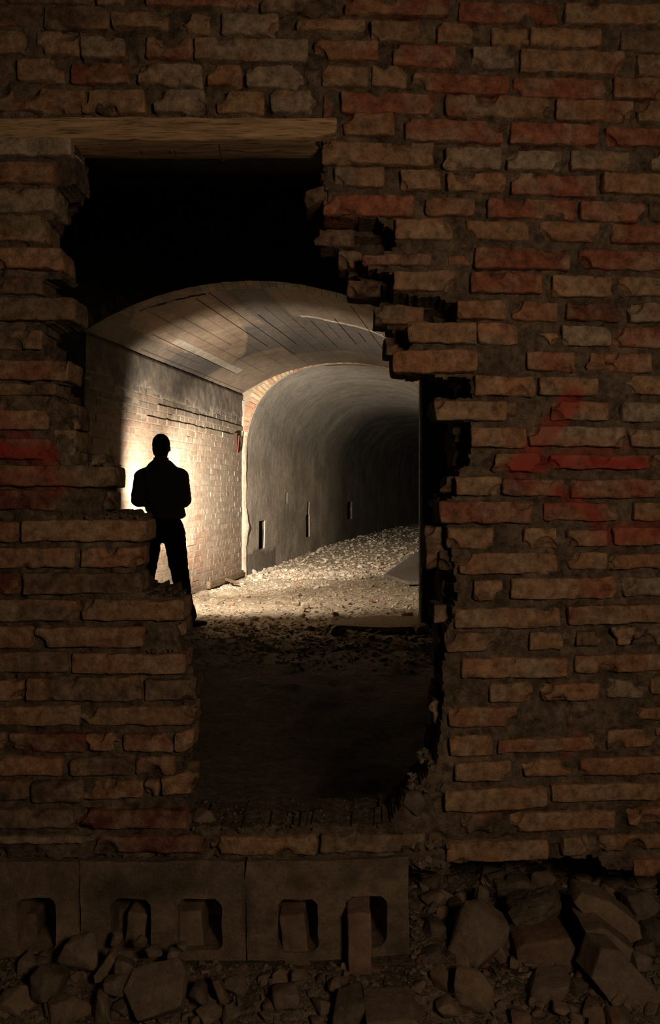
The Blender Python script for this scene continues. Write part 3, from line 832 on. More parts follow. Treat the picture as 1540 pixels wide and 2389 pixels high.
GREY = (0.165, 0.122, 0.085); TAN = (0.22, 0.155, 0.10); RED = (0.16, 0.095, 0.062); DRK = (0.10, 0.077, 0.055)
def stone(name, cat, label, cx_, cy_, w_, h_, ang, Y, d, col=GREY, tilt=0.0, slab=False, seed=None, group=None, **k):
    """w_, h_ in pixels at depth Y"""
    seed = seed if seed is not None else int(cx_ * 7 + cy_)
    s = Y / F
    V, Fq, C = rock_mesh(seed, w_ * s, h_ * s, d, math.radians(ang), tilt, col=col, slab=slab, **k)
    o = mk(name, V, Fq, M_stone, None, C, smooth=True, sharp=28)
    o.location = at(cx_, cy_, Y)
    return tag(o, label, cat, group)
def placed(name, cat, label, cx_, cy_, w_, h_, ang, Y, d, tone, fwd, **k): pass
G1 = 'large rubble pieces in the hollow under the brick wall'
S = [
 ('rubble_stone','stone','big angular grey stone with a broken tan face, nearest the concrete blocks',1112,2182,134,140,34,2.08,.11,GREY,0,False),
 ('mortar_lump','stone','rough lump of mortar crumbs resting on top of a wide brown brick chunk',1248,2125,140,92,-18,2.16,.12,DRK,0,False),
 ('brick_chunk','brick','wide brown brick chunk lying flat beneath the rough mortar lump',1266,2208,155,86,-6,2.08,.12,RED,0,True),
 ('concrete_slab','slab','flat tilted slab highest in the right hand rubble, sloping down to the right',1408,2122,175,64,34,2.12,.09,TAN,0,True),
 ('concrete_slab','slab','narrower slab wedged directly beneath the highest tilted slab',1412,2182,150,50,36,2.06,.12,GREY,0,True),
 ('concrete_slab','slab','largest thick grey slab tilted in the bottom right corner of the rubble',1440,2285,215,100,50,1.95,.10,GREY,-.15,True),
 ('rubble_stone','stone','rounded tan stone standing on its own below the big angular grey stone',1106,2306,100,98,0,1.90,.09,TAN,0,False),
 ('rubble_stone','stone','long flat grey brown stone left of the largest tilted slab',1288,2300,130,62,-8,1.95,.1,GREY,0,False),
 ('rubble_stone','stone','small stone pinned above the right end of the largest slab',1494,2238,58,44,10,2.0,.06,GREY,0,False),
 ('concrete_slab','slab','smooth flat topped slab cut by the bottom edge, centre right',914,2378,150,84,2,1.84,.14,GREY,0,True),
 ('rubble_stone','stone','dark wedge leaning left of the smooth flat topped slab',812,2352,70,100,22,1.84,.1,DRK,0,False),
 ('rubble_stone','stone','small tan stone at the foot of the rounded tan stone',1046,2350,54,38,-14,1.86,.05,TAN,0,False),
 ('rubble_stone','stone','dark low stone just behind the smooth flat topped slab',934,2322,92,44,8,1.93,.08,DRK,0,False),
 ('rubble_stone','stone','dark pointed stone at the right edge behind the highest tilted slab',1492,2102,84,62,-24,2.3,.1,DRK,0,False),
 ('rubble_stone','stone','small upright pointed stone above the big angular grey stone',1122,2084,38,50,0,2.25,.05,GREY,0,False),
 ('rubble_stone','stone','little flat stone under the left end of the wide brown brick chunk',1250,2258,56,24,0,2.02,.05,GREY,0,False),
 ('rubble_stone','stone','small reddish piece at the bottom edge under the largest slab',1438,2378,62,34,6,1.84,.06,RED,0,False),
 ('rubble_stone','stone','small upright piece at the bottom edge left of the small reddish piece',1346,2378,40,40,4,1.84,.05,TAN,0,False),
 ('rubble_stone','stone','small thin tan shard near the bottom edge, right of the rounded tan stone',1308,2352,42,18,14,1.87,.04,TAN,0,False),
 ('rubble_stone','stone','squarish reddish stone at the bottom edge right of the small tan stone',1216,2374,48,30,-4,1.85,.05,RED,0,False),
 ('rubble_stone','stone','dull grey stone in the dark gap right of the concrete blocks',1010,2170,60,54,12,2.15,.07,DRK,0,False),
 ('rubble_stone','stone','dark stone low in the gap just right of the last concrete block',1006,2240,66,56,-20,2.05,.07,DRK,0,False),
 ('rubble_stone','stone','dark stone in shadow at the right edge beside the pinned small stone',1524,2185,60,66,10,2.15,.08,DRK,0,False),
 ('rubble_stone','stone','deep set dark stone far back under the wall above the mortar lump',1200,2066,90,42,-6,2.45,.09,DRK,0,False),
 ('rubble_stone','stone','large grey stone leaning on the concrete blocks at the left',188,2232,104,94,-14,1.92,.08,GREY,0,False),
 ('rubble_stone','stone','dark grey stone below and left of the large leaning grey stone',112,2290,84,92,28,1.87,.08,DRK,0,False),
 ('rubble_stone','stone','brown stone in the bottom left corner',38,2344,86,66,-10,1.84,.07,TAN,0,False),
 ('concrete_slab','slab','big square flat slab propped on the rubble below the middle block',366,2308,158,118,-16,1.84,.035,GREY,-.75,True),
 ('brick_sliver','brick','thin brick sliver leaning right beside the large leaning grey stone',248,2252,84,24,-58,1.88,.035,TAN,0,True),
 ('rubble_stone','stone','small blocky stone between the thin sliver and the big square slab',290,2252,54,50,6,1.88,.05,GREY,0,False),
 ('rubble_stone','stone','small stone under the blocky stone, touching the big square slab',270,2296,60,44,14,1.85,.05,GREY,0,False),
 ('rubble_stone','stone','upright grey stone at the bottom edge left of the big square slab',240,2350,54,72,4,1.83,.06,GREY,0,False),
 ('rubble_stone','stone','wide brown stone at the bottom edge left of the upright grey stone',162,2356,100,74,-12,1.83,.08,TAN,0,False),
 ('rubble_stone','stone','small round stone in front of the second opening of the blocks',328,2200,34,30,0,1.93,.03,GREY,0,False),
 ('rubble_stone','stone','small stone below the third opening of the blocks, upper one of two',424,2208,26,24,0,1.93,.025,GREY,0,False),
 ('rubble_stone','stone','small stone below the third opening of the blocks, lower left one of two',404,2226,32,28,10,1.92,.03,GREY,0,False),
 ('rubble_stone','stone','rounded dark stone right of the big square slab',464,2322,46,58,0,1.86,.05,DRK,0,False),
 ('brick_sliver','brick','small reddish brick sliver lying diagonally under the joint of the blocks',515,2308,64,20,68,1.87,.03,RED,0,True),
 ('rubble_stone','stone','flat grey stone below the fourth opening of the blocks',670,2322,80,54,-6,1.87,.06,GREY,0,False),
 ('rubble_stone','stone','small grey stone just above the flat grey stone',694,2278,34,28,0,1.91,.03,GREY,0,False),
 ('rubble_stone','stone','small stone right of the flat grey stone, left of the dark wedge',784,2298,40,30,18,1.9,.04,TAN,0,False),
 ('rubble_stone','stone','small angular piece tucked at the left side of the second opening',272,2190,30,38,16,1.95,.03,GREY,0,False),
 ('rubble_stone','stone','small low piece in front of the pier between second and third opening',360,2218,42,26,-8,1.92,.03,DRK,0,False),
 ('rubble_stone','stone','loose grey stone sitting at the left end of the sill',478,1902,64,34,4,2.05,.05,GREY,0,False),
 ('rubble_stone','stone','loose broken stone at the right end of the sill against the jamb',962,1868,62,62,24,2.07,.07,DRK,0,False),
 ('rubble_stone','stone','upright mortar chunk standing at the right jamb above the sill',1000,1900,42,110,-12,2.06,.06,DRK,0,False),
]
for s_ in S:
    stone(s_[0], s_[1], s_[2], s_[3], s_[4], s_[5], s_[6], s_[7], s_[8], s_[9], s_[10], s_[11], s_[12], **({'rough': .010, 'pts': 26} if s_[0] == 'mortar_lump' else {}))

# ------------------------------------------------------------------ timber lintel
def rough_beam(name, L, D, H, mat, step=0.02, amp=0.004, seed=1, parent=None, loc=(0, 0, 0)):
    V, Fc = rounded_box(L / 2, D / 2, H / 2, 0.005, step)
    out = []
    for p in V:
        n = noise.noise_vector(Vector((p.x * 4, p.y * 30, p.z * 30)) + Vector((seed, 0, 0)))
        n2 = noise.noise_vector(Vector((p.x * 14 + 3, p.y * 9, p.z * 9)) + Vector((seed, 0, 0)))
        q = p + n * amp + n2 * amp * 0.8
        if p.x > L / 2 - 0.07 and p.z < 0 and p.y < 0: q.z += 0.016 * (1 - (L / 2 - p.x) / 0.07) * 1.0
        out.append(q)
    o = mk(name, out, Fc, mat, parent, None, smooth=True, sharp=40); o.location = loc; return o
X0, Zt = wp(-90, 279); X1, Zb = wp(784, 330)
bm_ = rough_beam('wooden_beam', X1 - X0, 0.118, Zt - Zb + 0.002, M_wood, loc=((X0 + X1) / 2, 2.0 + 0.047, (Zt + Zb) / 2))
tag(bm_, 'weathered brown timber lintel beam across the top of the hole in the brick wall', 'beam')

# ------------------------------------------------------------------ hollow concrete blocks and the bricks pushed into their openings
def hollow_block(name, label, px0, px1, holes, seed):
    zt = wp(0, 2012)[1]; zb = wp(0, 2244)[1]
    X = [wp(px0, 0)[0], wp(px1, 0)[0]]; hz0 = wp(0, 2222)[1]; hz1 = wp(0, 2100)[1]
    xs_ = [X[0]] + [wp(h, 0)[0] for hh in holes for h in hh] + [X[1]]
    def sub(a, n): 
        out = []
        for p, q in zip(a, a[1:]):
            m = max(1, int(abs(q - p) / n)); out += [p + (q - p) * i / m for i in range(m)]
        return out + [a[-1]]
    gx = sub(xs_, 0.013); gz = sub([zb, hz0, hz1, zt], 0.013); gy = sub([0.0, 0.17], 0.03)
    def solid(x, z):
        if not (xs_[0] < x < xs_[-1] and zb < z < zt): return False
        for hh in holes:
            a, b = wp(hh[0], 0)[0], wp(hh[1], 0)[0]
            if a < x < b and hz0 < z < hz1: return False
        return True
    idx = {}; V = []; Fq = []; C = []
    def vid(i, j, k):
        if (i, j, k) in idx: return idx[i, j, k]
        p = Vector((gx[i], gy[j], gz[k]))
        n = noise.noise_vector(p * 30 + Vector((seed, 0, 0))) * 0.0028 + noise.noise_vector(p * 9 + Vector((seed, 0, 0))) * 0.004
        # round the arrises of the openings
        q = p + n
        for hh in holes:
            a, b = wp(hh[0], 0)[0], wp(hh[1], 0)[0]
            cxh, czh = (a + b) / 2, (hz0 + hz1) / 2
            rx, rz = abs(p.x - cxh) / ((b - a) / 2), abs(p.z - czh) / ((hz1 - hz0) / 2)
            if 0.9 < rx < 1.001 and 0.9 < rz < 1.001:
                q.x += (cxh - p.x) * 0.13; q.z += (czh - p.z) * 0.09
        V.append((q.x, 2.005 + 0.14 * max(0, q.x) + q.y, q.z))
        g = 1 + 0.35 * noise.noise(p * 7 + Vector((seed, 3, 0)))
        bx_, by_ = topx(p.x, 2.0, p.z)
        for sx, sy, rx, ry in ((430, 2062, 62, 30), (330, 2080, 70, 22), (250, 2085, 40, 26), (705, 2062, 32, 26), (575, 2120, 10, 70)):
            g *= 1 - 0.55 * math.exp(-((bx_ - sx) / rx) ** 2 - ((by_ - sy) / ry) ** 2)
        C.append((0.19 * g, 0.137 * g, 0.09 * g))
        idx[i, j, k] = len(V) - 1; return idx[i, j, k]
    ny_ = len(gy) - 1
    S_ = [[solid((gx[i] + gx[i + 1]) / 2, (gz[k] + gz[k + 1]) / 2) for k in range(len(gz) - 1)] for i in range(len(gx) - 1)]
    for i in range(len(gx) - 1):
        for k in range(len(gz) - 1):
            if not S_[i][k]: continue
            Fq.append((vid(i, 0, k), vid(i + 1, 0, k), vid(i + 1, 0, k + 1), vid(i, 0, k + 1)))
            Fq.append((vid(i, ny_, k), vid(i, ny_, k + 1), vid(i + 1, ny_, k + 1), vid(i + 1, ny_, k)))
            for (di, dk, a, b) in ((-1, 0, (i, k), (i, k + 1)), (1, 0, (i + 1, k + 1), (i + 1, k)), (0, -1, (i + 1, k), (i, k)), (0, 1, (i, k + 1), (i + 1, k + 1))):
                ii, kk = i + di, k + dk
                if 0 <= ii < len(gx) - 1 and 0 <= kk < len(gz) - 1 and S_[ii][kk]: continue
                for j in range(ny_):
                    Fq.append((vid(a[0], j, a[1]), vid(b[0], j, b[1]), vid(b[0], j + 1, b[1]), vid(a[0], j + 1, a[1])))
    o = mk(name, V, Fq, M_block, None, C, smooth=True, sharp=45); return tag(o, label, 'concrete block', 'hollow concrete blocks under the brick wall')
hollow_block('concrete_block', 'hollow concrete block at the left edge, half out of the picture, base of the wall', -195, 184, [(-120, -28), (38, 130)], 1)
hollow_block('concrete_block', 'middle hollow concrete block with dark stain above its openings, base of the wall', 186, 571, [(257, 352), (416, 517)], 2)
hollow_block('concrete_block', 'right hand hollow concrete block ending at the rubble hollow, base of the wall', 574, 956, [(650, 742), (808, 902)], 3)
def loose_brick(label, cx_, cy_, w_, h_, ang, Y, d, c, seed):
    s = Y / F; hx, hz = w_ * s / 2, h_ * s / 2
    V, Fc = rounded_box(hx, d / 2, hz, 0.005, 0.012)
    out = []; cs = []
    for p in V:
        q = p + noise.noise_vector(p * 30 + Vector((seed, 0, 0))) * 0.0035; out.append(q)
        g = 1 + 0.3 * noise.noise(p * 20 + Vector((seed, 0, 0))); cs.append(tuple(x * g for x in c))
    o = mk('loose_brick', out, Fc, M_stone, None, cs, smooth=True, sharp=50)
    o.location = at(cx_, cy_, Y); o.rotation_euler = (0, math.radians(ang), 0)
    return tag(o, label, 'brick', 'loose bricks stuck in the block openings')
loose_brick('dark reddish brick standing in the leftmost visible block opening', 80, 2160, 42, 100, 2, 2.11, .1, (0.13, .08, .05), 1)
loose_brick('brick leaning right in the second block opening from the left', 326, 2152, 44, 92, 8, 2.09, .1, (0.19, .125, .08), 2)
loose_brick('dark brick at the left side of the second block opening', 282, 2150, 34, 98, 6, 2.13, .08, (0.10, .07, .045), 3)
loose_brick('wide brick leaning left in the third block opening from the left', 452, 2156, 58, 104, -5, 2.08, .1, (0.19, .13, .085), 4)
loose_brick('long tilted brick in the fourth block opening from the left', 690, 2174, 58, 126, -7, 2.06, .1, (0.18, .115, .075), 5)
loose_brick('pinkish brick standing upright in the rightmost block opening', 838, 2178, 54, 140, -1, 2.0, .1, (0.22, .135, .095), 6)

# ------------------------------------------------------------------ ground in front of and beneath the wall
def gz_(x, y):
    base = 0.165 - 0.25 * max(0, 1.98 - y)
    if y > 2.0: base = 0.165 - 0.10 * min(0.6, max(0, y - 2.05)) * (0.0 if x > 0.2 else 1.2)
    if x > 0.3: base -= 0.02
    base += 0.035 * math.exp(-((x + 0.62) / 0.16) ** 2) * (1 if y < 2.02 else 0)
    return base + 0.012 * noise.noise(Vector((x * 9, y * 9, 0))) + 0.008 * noise.noise(Vector((x * 30, y * 30, 2)))
V = []; C = []; Fq = []; nxg, nyg = 170, 110
for i in range(nxg + 1):
    x = -1.1 + 2.4 * i / nxg
    for j in range(nyg + 1):
        y = 1.35 + 1.6 * j / nyg
        V.append((x, y, gz_(x, y) if y < 2.85 else gz_(x, y) - (y - 2.85) * 1.6)); g = 0.8 + 0.5 * noise.noise(Vector((x * 12, y * 12, 1))); C.append((0.13 * g, 0.095 * g, 0.065 * g))
for i in range(nxg):
    for j in range(nyg): a = i * (nyg + 1) + j; Fq.append((a, a + nyg + 1, a + nyg + 2, a + 1))
gf = mk('floor_front', V, Fq, M_ground, None, C, smooth=True); tag(gf, kind='structure')

pg = MB()
TONES = [(0.20, .15, .105), (0.15, .11, .075), (0.22, .175, .125), (0.18, .10, .065), (0.12, .095, .07)]
scatter(pg, 4200, lambda r, y: r.uniform(-0.95, 1.05), ty(1.72, 2.0, .8), 0.006, 0.022, gz_)
scatter(pg, 1500, lambda r, y: r.uniform(0.19, 1.2), ty(2.0, 2.7, 1.0), 0.01, 0.035, gz_)
o_ = pg.build('stone_crumbs', M_stone, None, smooth=False); tag(o_, 'fine brown stone crumbs and grit at the foot of the brick wall', 'grit', kind='stuff')
# crumbs of mortar on the ledges of the hole
cr = MB()
def ledge(px0, px1, py, d0, d1, n, s0, s1):
    for _ in range(n):
        px = rg.uniform(px0, px1); d = rg.uniform(d0, d1); X, Z = wp(px, py, 0.118 if d0 >= 0.12 else 0)
        V, Fq = rg.choice(RB); s = rg.uniform(s0, s1) * rg.uniform(.5, 1)
        R = Euler((rg.uniform(0, 6), rg.uniform(0, 6), 0)).to_matrix()
        c = rg.choice([(0.13, .10, .07), (0.10, .075, .05), (0.18, .14, .10)])
        cr.add([R @ (v * s) + Vector((X, wallY(X) + d, Z + s * .15)) for v in V], Fq, c)
ledge(445, 985, 1936, 0.0, 0.11, 120, .005, .013); ledge(445, 960, 1903, 0.12, 0.22, 60, .004, .011)
ledge(345, 425, 1394, 0.01, 0.1, 30, .003, .009); ledge(345, 418, 1522, 0.0, 0.05, 26, .008, .018)
ledge(150, 325, 1208, 0.0, 0.1, 30, .006, .014); ledge(960, 1040, 1850, 0.0, 0.12, 50, .015, .035); ledge(985, 1045, 1790, 0.02, 0.12, 30, .012, .03)
ledge(200, 260, 1086, 0.0, 0.1, 18, .01, .022); ledge(960, 1050, 1975, -0.005, 0.02, 40, .012, .03); ledge(965, 1045, 2020, -0.005, 0.03, 40, .012, .03)
o_ = cr.build('mortar_crumbs', M_stone, None, smooth=False); tag(o_, 'loose mortar crumbs lying on the broken ledges and the sill of the hole', 'crumbs', kind='stuff')

# medium small stones, one object each
protos = []
for i in range(7):
    V, Fq, C = rock_mesh(300 + i, 0.05, 0.036, 0.045, 0, 0, pts=11, boxy=0.6, col=[GREY, TAN, DRK, GREY, RED, GREY, TAN][i], bev=0.0025, rough=0.0015)
    me = mk('rubble_pebble', V, Fq, M_stone, None, C, smooth=True, sharp=28); protos.append(me)
rg = random.Random(31)
def pebbles(n, fx, fy, hf, s0, s1, label, group, src):
    for i in range(n):
        y = fy(rg); x = fx(rg, y)
        p = rg.choice(src)
        if not p.get('used'): o = p; p['used'] = 1
        else: o = p.copy(); COL.objects.link(o)
        s = s0 + (s1 - s0) * rg.random() ** 1.7
        o.scale = (s, s * rg.uniform(.8, 1.2), s * rg.uniform(.8, 1.1)); o.rotation_euler = (rg.uniform(-.5, .5), rg.uniform(-.5, .5), rg.uniform(0, 6.3))
        o.location = (x, y, hf(x, y) + 0.012 * s)
        tag(o, label, 'stone', group)
pebbles(150, lambda r, y: r.uniform(-0.74, 0.8), lambda r: r.uniform(1.80, 1.97), gz_, 0.4, 1.1, 'small broken stone in the rubble at the foot of the concrete blocks and brick wall', 'small rubble at the foot of the wall', protos)
pebbles(90, lambda r, y: r.uniform(0.24, 0.95), lambda r: r.uniform(2.0, 2.5), gz_, 0.6, 1.6, 'small dark stone in the rubble hollow under the right hand brickwork', 'small rubble in the hollow', protos)
tprot = []
for i in range(6):
    V, Fq, C = rock_mesh(500 + i, 0.10, 0.07, 0.09, 0, 0, pts=10, boxy=0.6, col=[(0.46, .39, .29), (0.38, .30, .21), (0.5, .44, .35), (0.38, .22, .14), (0.42, .35, .26), (0.34, .28, .2)][i], bev=0.004, rough=0.003)
    tprot.append(mk('rubble_piece', V, Fq, M_gravel, None, C, smooth=True, sharp=28))
pebbles(190, tx, ty(8.0, 13.0, 1.3), fh, 0.35, 0.95, 'pale lump of rubble lying on the lit tunnel floor', 'pale rubble lumps on the tunnel floor', tprot)
pebbles(60, lambda r, y: r.uniform(-1.0, 1.0), ty(7.0, 7.8, 1), fh, 0.3, 0.8, 'dark lump of rubble on the threshold in front of the tunnel', 'dark rubble lumps on the threshold', tprot)
for p in protos + tprot:
    if 'used' in p: del p['used']
def tstone(label, px, py, wpx, hpx, seed, col=(0.5, .43, .33), name='rubble_stone'):
    Y = CH * F / (py - HZ); s = Y / F
    V, Fq, C = rock_mesh(seed, wpx * s, hpx * s, wpx * s * 0.8, 0, 0, pts=13, col=col, bev=0.01, rough=0.006)
    o = mk(name, V, Fq, M_gravel, None, C, smooth=True, sharp=28)
    X = kx(px) * Y; o.location = (X, Y, fh(X, Y) + hpx * s * 0.42); tag(o, label, 'stone'); return o
tstone('largest pale stone of a pair in the middle of the lit floor', 713, 1418, 24, 17, 3)
tstone('smaller pale stone touching the left side of the large pale stone', 692, 1416, 18, 12, 4)
tstone('small white stone just right of the pale pair on the lit floor', 738, 1428, 12, 8, 5)
tstone('pointed grey stone against the plastered wall at the tunnel corner', 593, 1341, 14, 15, 6, (0.42, .4, .36))
tstone('flat white stone near the foot of the standing person', 482, 1412, 26, 8, 7, (0.55, .5, .4))
tstone('brown stone on the lit floor right of the flat white stone', 516, 1406, 15, 11, 8, (0.2, .15, .1))
tstone('pale block beside the plastered wall right of the pointed grey stone', 632, 1332, 18, 11, 9)
tstone('dark stone on the edge of the shadow in the middle of the threshold', 790, 1482, 40, 22, 10, (0.3, .24, .17))
tstone('dark stone at the bottom of the right hand jamb', 982, 1482, 44, 26, 11, (0.25, .2, .15))
tstone('rounded pale stone far up the tunnel floor', 880, 1318, 22, 8, 12, (0.42, .36, .28))

def slab_obj(name, label, pts, th, col):
    V = []; n = len(pts); C = []
    for z in (-th, 0):
        for (x, y, h) in pts: V.append((x, y, h + z)); C.append(col)
    Fq = [tuple(range(n)), tuple(range(n, 2 * n))] + [(i, (i + 1) % n, n + (i + 1) % n, n + i) for i in range(n)]
    bm = bmesh.new(); vv = [bm.verts.new(v) for v in V]
    for f in Fq: bm.faces.new([vv[i] for i in f])
    bmesh.ops.bevel(bm, geom=list(bm.edges), offset=th * 0.15, segments=2, affect='EDGES')
    bmesh.ops.triangulate(bm, faces=bm.faces)
    for _ in range(4): 
        es = [e for e in bm.edges if e.calc_length() > 0.12]
        if es: bmesh.ops.subdivide_edges(bm, edges=es, cuts=1); bmesh.ops.triangulate(bm, faces=bm.faces)
    bm.verts.index_update()
    for v in bm.verts: v.co.z += 0.006 * noise.noise(v.co * 5)
    o = mk(name, [v.co.copy() for v in bm.verts], [tuple(v.index for v in f.verts) for f in bm.faces], M_gravel, None, [col] * len(bm.verts), smooth=True, sharp=35)
    bm.free(); return tag(o, label, 'slab')
slab_obj('concrete_slab', 'smooth thin slab lying on the threshold beside the right jamb', [(-.02, 7.78, .06), (0.5, 7.55, .07), (0.83, 7.60, .07), (0.85, 8.25, .07), (0.45, 8.35, .06), (0.06, 8.05, .06)], 0.05, (0.34, .27, .19))
slab_obj('concrete_slab', 'smooth grey sheet like slab further up the tunnel floor by the right jamb', [(0.80, 12.5, .06), (1.05, 11.5, .06), (1.5, 11.6, .07), (1.7, 13.5, .10), (2.1, 16.8, .16), (1.75, 16.6, .14), (1.2, 14.2, .10)], 0.05, (0.25, .23, .20))

# old planks against the brick wall
def plank(label, a, b, w, t, seed):
    a, b = Vector(a), Vector(b); L = (b - a).length
    o = rough_beam('old_plank', L, w, t, M_oldwood, 0.04, 0.003, seed)
    o.location = (a + b) / 2; d = b - a
    o.rotation_euler = (0, -math.asin(d.z / L), math.atan2(d.y, d.x)); return tag(o, label, 'plank')
plank('long old plank lying along the foot of the lit brick wall', (CXc(11.1) - HW + .04, 11.0, 0.06), (CXc(12.55) - HW + .05, 12.55, 0.07), 0.05, 0.09, 3)
plank('short broken dark plank lying on the rubble, pointing into the room', (-1.66, 12.1, 0.09), (-1.22, 11.25, 0.06), 0.05, 0.03, 5)
plank('thin splintered stick crossing the short broken plank', (-1.62, 12.0, 0.12), (-1.42, 12.35, 0.08), 0.03, 0.02, 7)

# ------------------------------------------------------------------ the person
def capsule(mb, a, b, ra, rb_, n=14, flat=(1, 1, 1)):
    a, b = Vector(a), Vector(b); L = (b - a).length; m = max(2, int(L / (min(ra, rb_) * 0.35)) + 1)
    for i in range(m + 1):
        t = i / m; blob(mb, a.lerp(b, t), [(ra + (rb_ - ra) * t) * f for f in flat], n)
def blob(mb, c, r, n=14, rot=None):
    V = []; Fq = []
    c = Vector(c)
    for i in range(n // 2 + 1):
        th = PI * i / (n // 2)
        for j in range(n):
            ph = 2 * PI * j / n
            p = Vector((math.sin(th) * math.cos(ph) * r[0], math.sin(th) * math.sin(ph) * r[1], math.cos(th) * r[2]))
            if rot: p = rot @ p
            V.append(c + p)
    for i in range(n // 2):
        for j in range(n): Fq.append((i * n + j, i * n + (j + 1) % n, (i + 1) * n + (j + 1) % n, (i + 1) * n + j))
    mb.add(V, Fq)
def chain(mb, pts, **k):
    for (a, ra), (b, rb_) in zip(pts, pts[1:]): capsule(mb, a, b, ra, rb_, **k)
def fuse(mb, name, mat, parent, vox, sm=6, disp=0.0):
    o = mb.build('tmp_' + name, mat, None)
    m = o.modifiers.new('r', 'REMESH'); m.mode = 'VOXEL'; m.voxel_size = vox
    m = o.modifiers.new('s', 'SMOOTH'); m.iterations = sm; m.factor = 0.5
    bpy.context.view_layer.update()
    dg = bpy.context.evaluated_depsgraph_get()
    me = bpy.data.meshes.new_from_object(o.evaluated_get(dg)); me.name = name
    bpy.data.objects.remove(o)
    if disp:
        for v in me.vertices:
            v.co += v.normal * (disp * noise.noise(Vector((v.co.x * 9, v.co.y * 9, v.co.z * 22))) + disp * 0.5 * noise.noise(Vector((v.co.x * 25, v.co.y * 25, v.co.z * 40))))
    me.polygons.foreach_set('use_smooth', [True] * len(me.polygons))
    me.materials.clear(); me.materials.append(mat)
    q = bpy.data.objects.new(name, me); COL.objects.link(q); q.parent = parent; return q
PB = Vector(((382 - 770) / F * 7.78, 7.78, 0.0))
person = empty('person', PB, 'person seen from behind in dark jacket and black trousers, legs apart before the lit wall', 'person')
SHL, SHR = Vector((-.190, 0, 1.385)), Vector((.150, 0, 1.385))
ELL, ELR = Vector((-.230, -.02, 1.185)), Vector((.190, -.02, 1.185))
WRL, WRR = Vector((-.215, .225, 1.205)), Vector((.005, .215, 1.20))
HIPL, HIPR = Vector((-.105, 0, .90)), Vector((.085, 0, .90))
KNL, KNR = Vector((-.170, .02, .46)), Vector((.152, .03, .46))
ANL, ANR = Vector((-.20, .0, .085)), Vector((.215, .0, .085))
HC = Vector((-.024, .015, 1.665))
# body: one continuous surface
b = MB()
blob(b, HC + Vector((0, -.008, .022)), (.076, .096, .093), 24)             # cranium
blob(b, HC + Vector((0, .03, -.045)), (.056, .066, .070), 22)              # face
blob(b, HC + Vector((0, .062, -.098)), (.030, .026, .020), 16)              # chin
capsule(b, HC + Vector((0, .075, -.045)), HC + Vector((0, .102, -.060)), .009, .013)   # nose
capsule(b, HC + Vector((0, .088, .0)), HC + Vector((0, .100, -.055)), .008, .010)
for s in (-1, 1):
    blob(b, HC + Vector((s * .074, -.002, -.012)), (.009, .019, .030), 16, Euler((0.15, 0, s * -.35)).to_matrix())   # ear
    capsule(b, HC + Vector((s * .013, .088, .012)), HC + Vector((s * .046, .076, .012)), .009, .008)                # brow
    blob(b, HC + Vector((s * .040, .062, -.035)), (.020, .020, .018), 14)                                           # cheekbone
capsule(b, HC + Vector((-.02, .088, -.078)), HC + Vector((.02, .088, -.078)), .006, .006)
capsule(b, HC + Vector((-.018, .086, -.088)), HC + Vector((.018, .086, -.088)), .007, .007)
chain(b, [(HC + Vector((0, -.015, -.05)), .060), (Vector((-.022, -.012, 1.50)), .062), (Vector((-.022, -.01, 1.44)), .07)])
blob(b, (-.022, 0, 1.33), (.155, .095, .17), 24); blob(b, (-.015, .005, 1.10), (.128, .088, .17), 24); blob(b, (-.01, -.005, .94), (.145, .095, .11), 24)
# hands: joined to the forearms as skin; five fingers each
def hand(wr, fwd, up, side, curl, holdr):
    """fwd: palm direction, up: back-of-hand normal, side: thumb side"""
    h = MB(); fwd, up, side = Vector(fwd).normalized(), Vector(up).normalized(), Vector(side).normalized()
    capsule(h, wr - fwd * .05, wr, .026, .024)
    for t in (-.026, -.009, .009, .026):
        capsule(h, wr + side * t * .55 + fwd * .005, wr + fwd * .078 + side * t, .017, .014)
    for t, L, r in ((-.032, .058, .0080), (-.011, .072, .0088), (.011, .078, .0092), (.032, .070, .0090)):
        p = wr + fwd * .08 + side * t; d = fwd.copy(); rad = r
        for seg, fr in enumerate((.45, .32, .23)):
            ax = side; d = Matrix.Rotation(curl * (1.0 if seg else .7), 3, ax) @ d
            q = p + d * (L * fr * 1.15); capsule(h, p, q, rad, rad * .93, 12); p = q; rad *= .93
    p = wr + fwd * .022 + side * .026; d = (fwd * .6 + side * .75 - up * .35).normalized()
    for L, r in ((.038, .0125), (.032, .0108), (.026, .0095)):
        q = p + d * L; capsule(h, p, q, r, r * .9, 12); p = q; d = (d + fwd * .35 - up * .45).normalized()
    return h
# lamp in the hands
LP = LAMP - PB
hl = empty('hand_lamp', LAMP, 'lit hand lamp held by the standing person, hidden behind the body', 'lamp')
def tube(mb, a, b, r0, r1, n=28, cap0=True, cap1=True):
    a, b = Vector(a), Vector(b); d = (b - a).normalized(); u = d.orthogonal().normalized(); w_ = d.cross(u); V = []
    for c, r in ((a, r0), (b, r1)):
        for i in range(n): t = 2 * PI * i / n; V.append(c + u * math.cos(t) * r + w_ * math.sin(t) * r)
    Fq = [(i, (i + 1) % n, n + (i + 1) % n, n + i) for i in range(n)]
    if cap0: Fq.append(tuple(range(n)))
    if cap1: Fq.append(tuple(range(n, 2 * n)))
    mb.add(V, Fq)
ld = Vector((0.05, 1, 0.04)).normalized()
lm = MB(); tube(lm, ld * -.16, ld * -.10, .030, .036); tube(lm, ld * -.10, ld * -.035, .036, .058); tube(lm, ld * -.035, ld * -.012, .060, .060, cap1=False)
lm.build('lamp_body', M_lampb, hl, smooth=False)
lm = MB(); tube(lm, ld * -.022, ld * -.018, .054, .054); lm.build('lens', M_lens, hl, smooth=False)
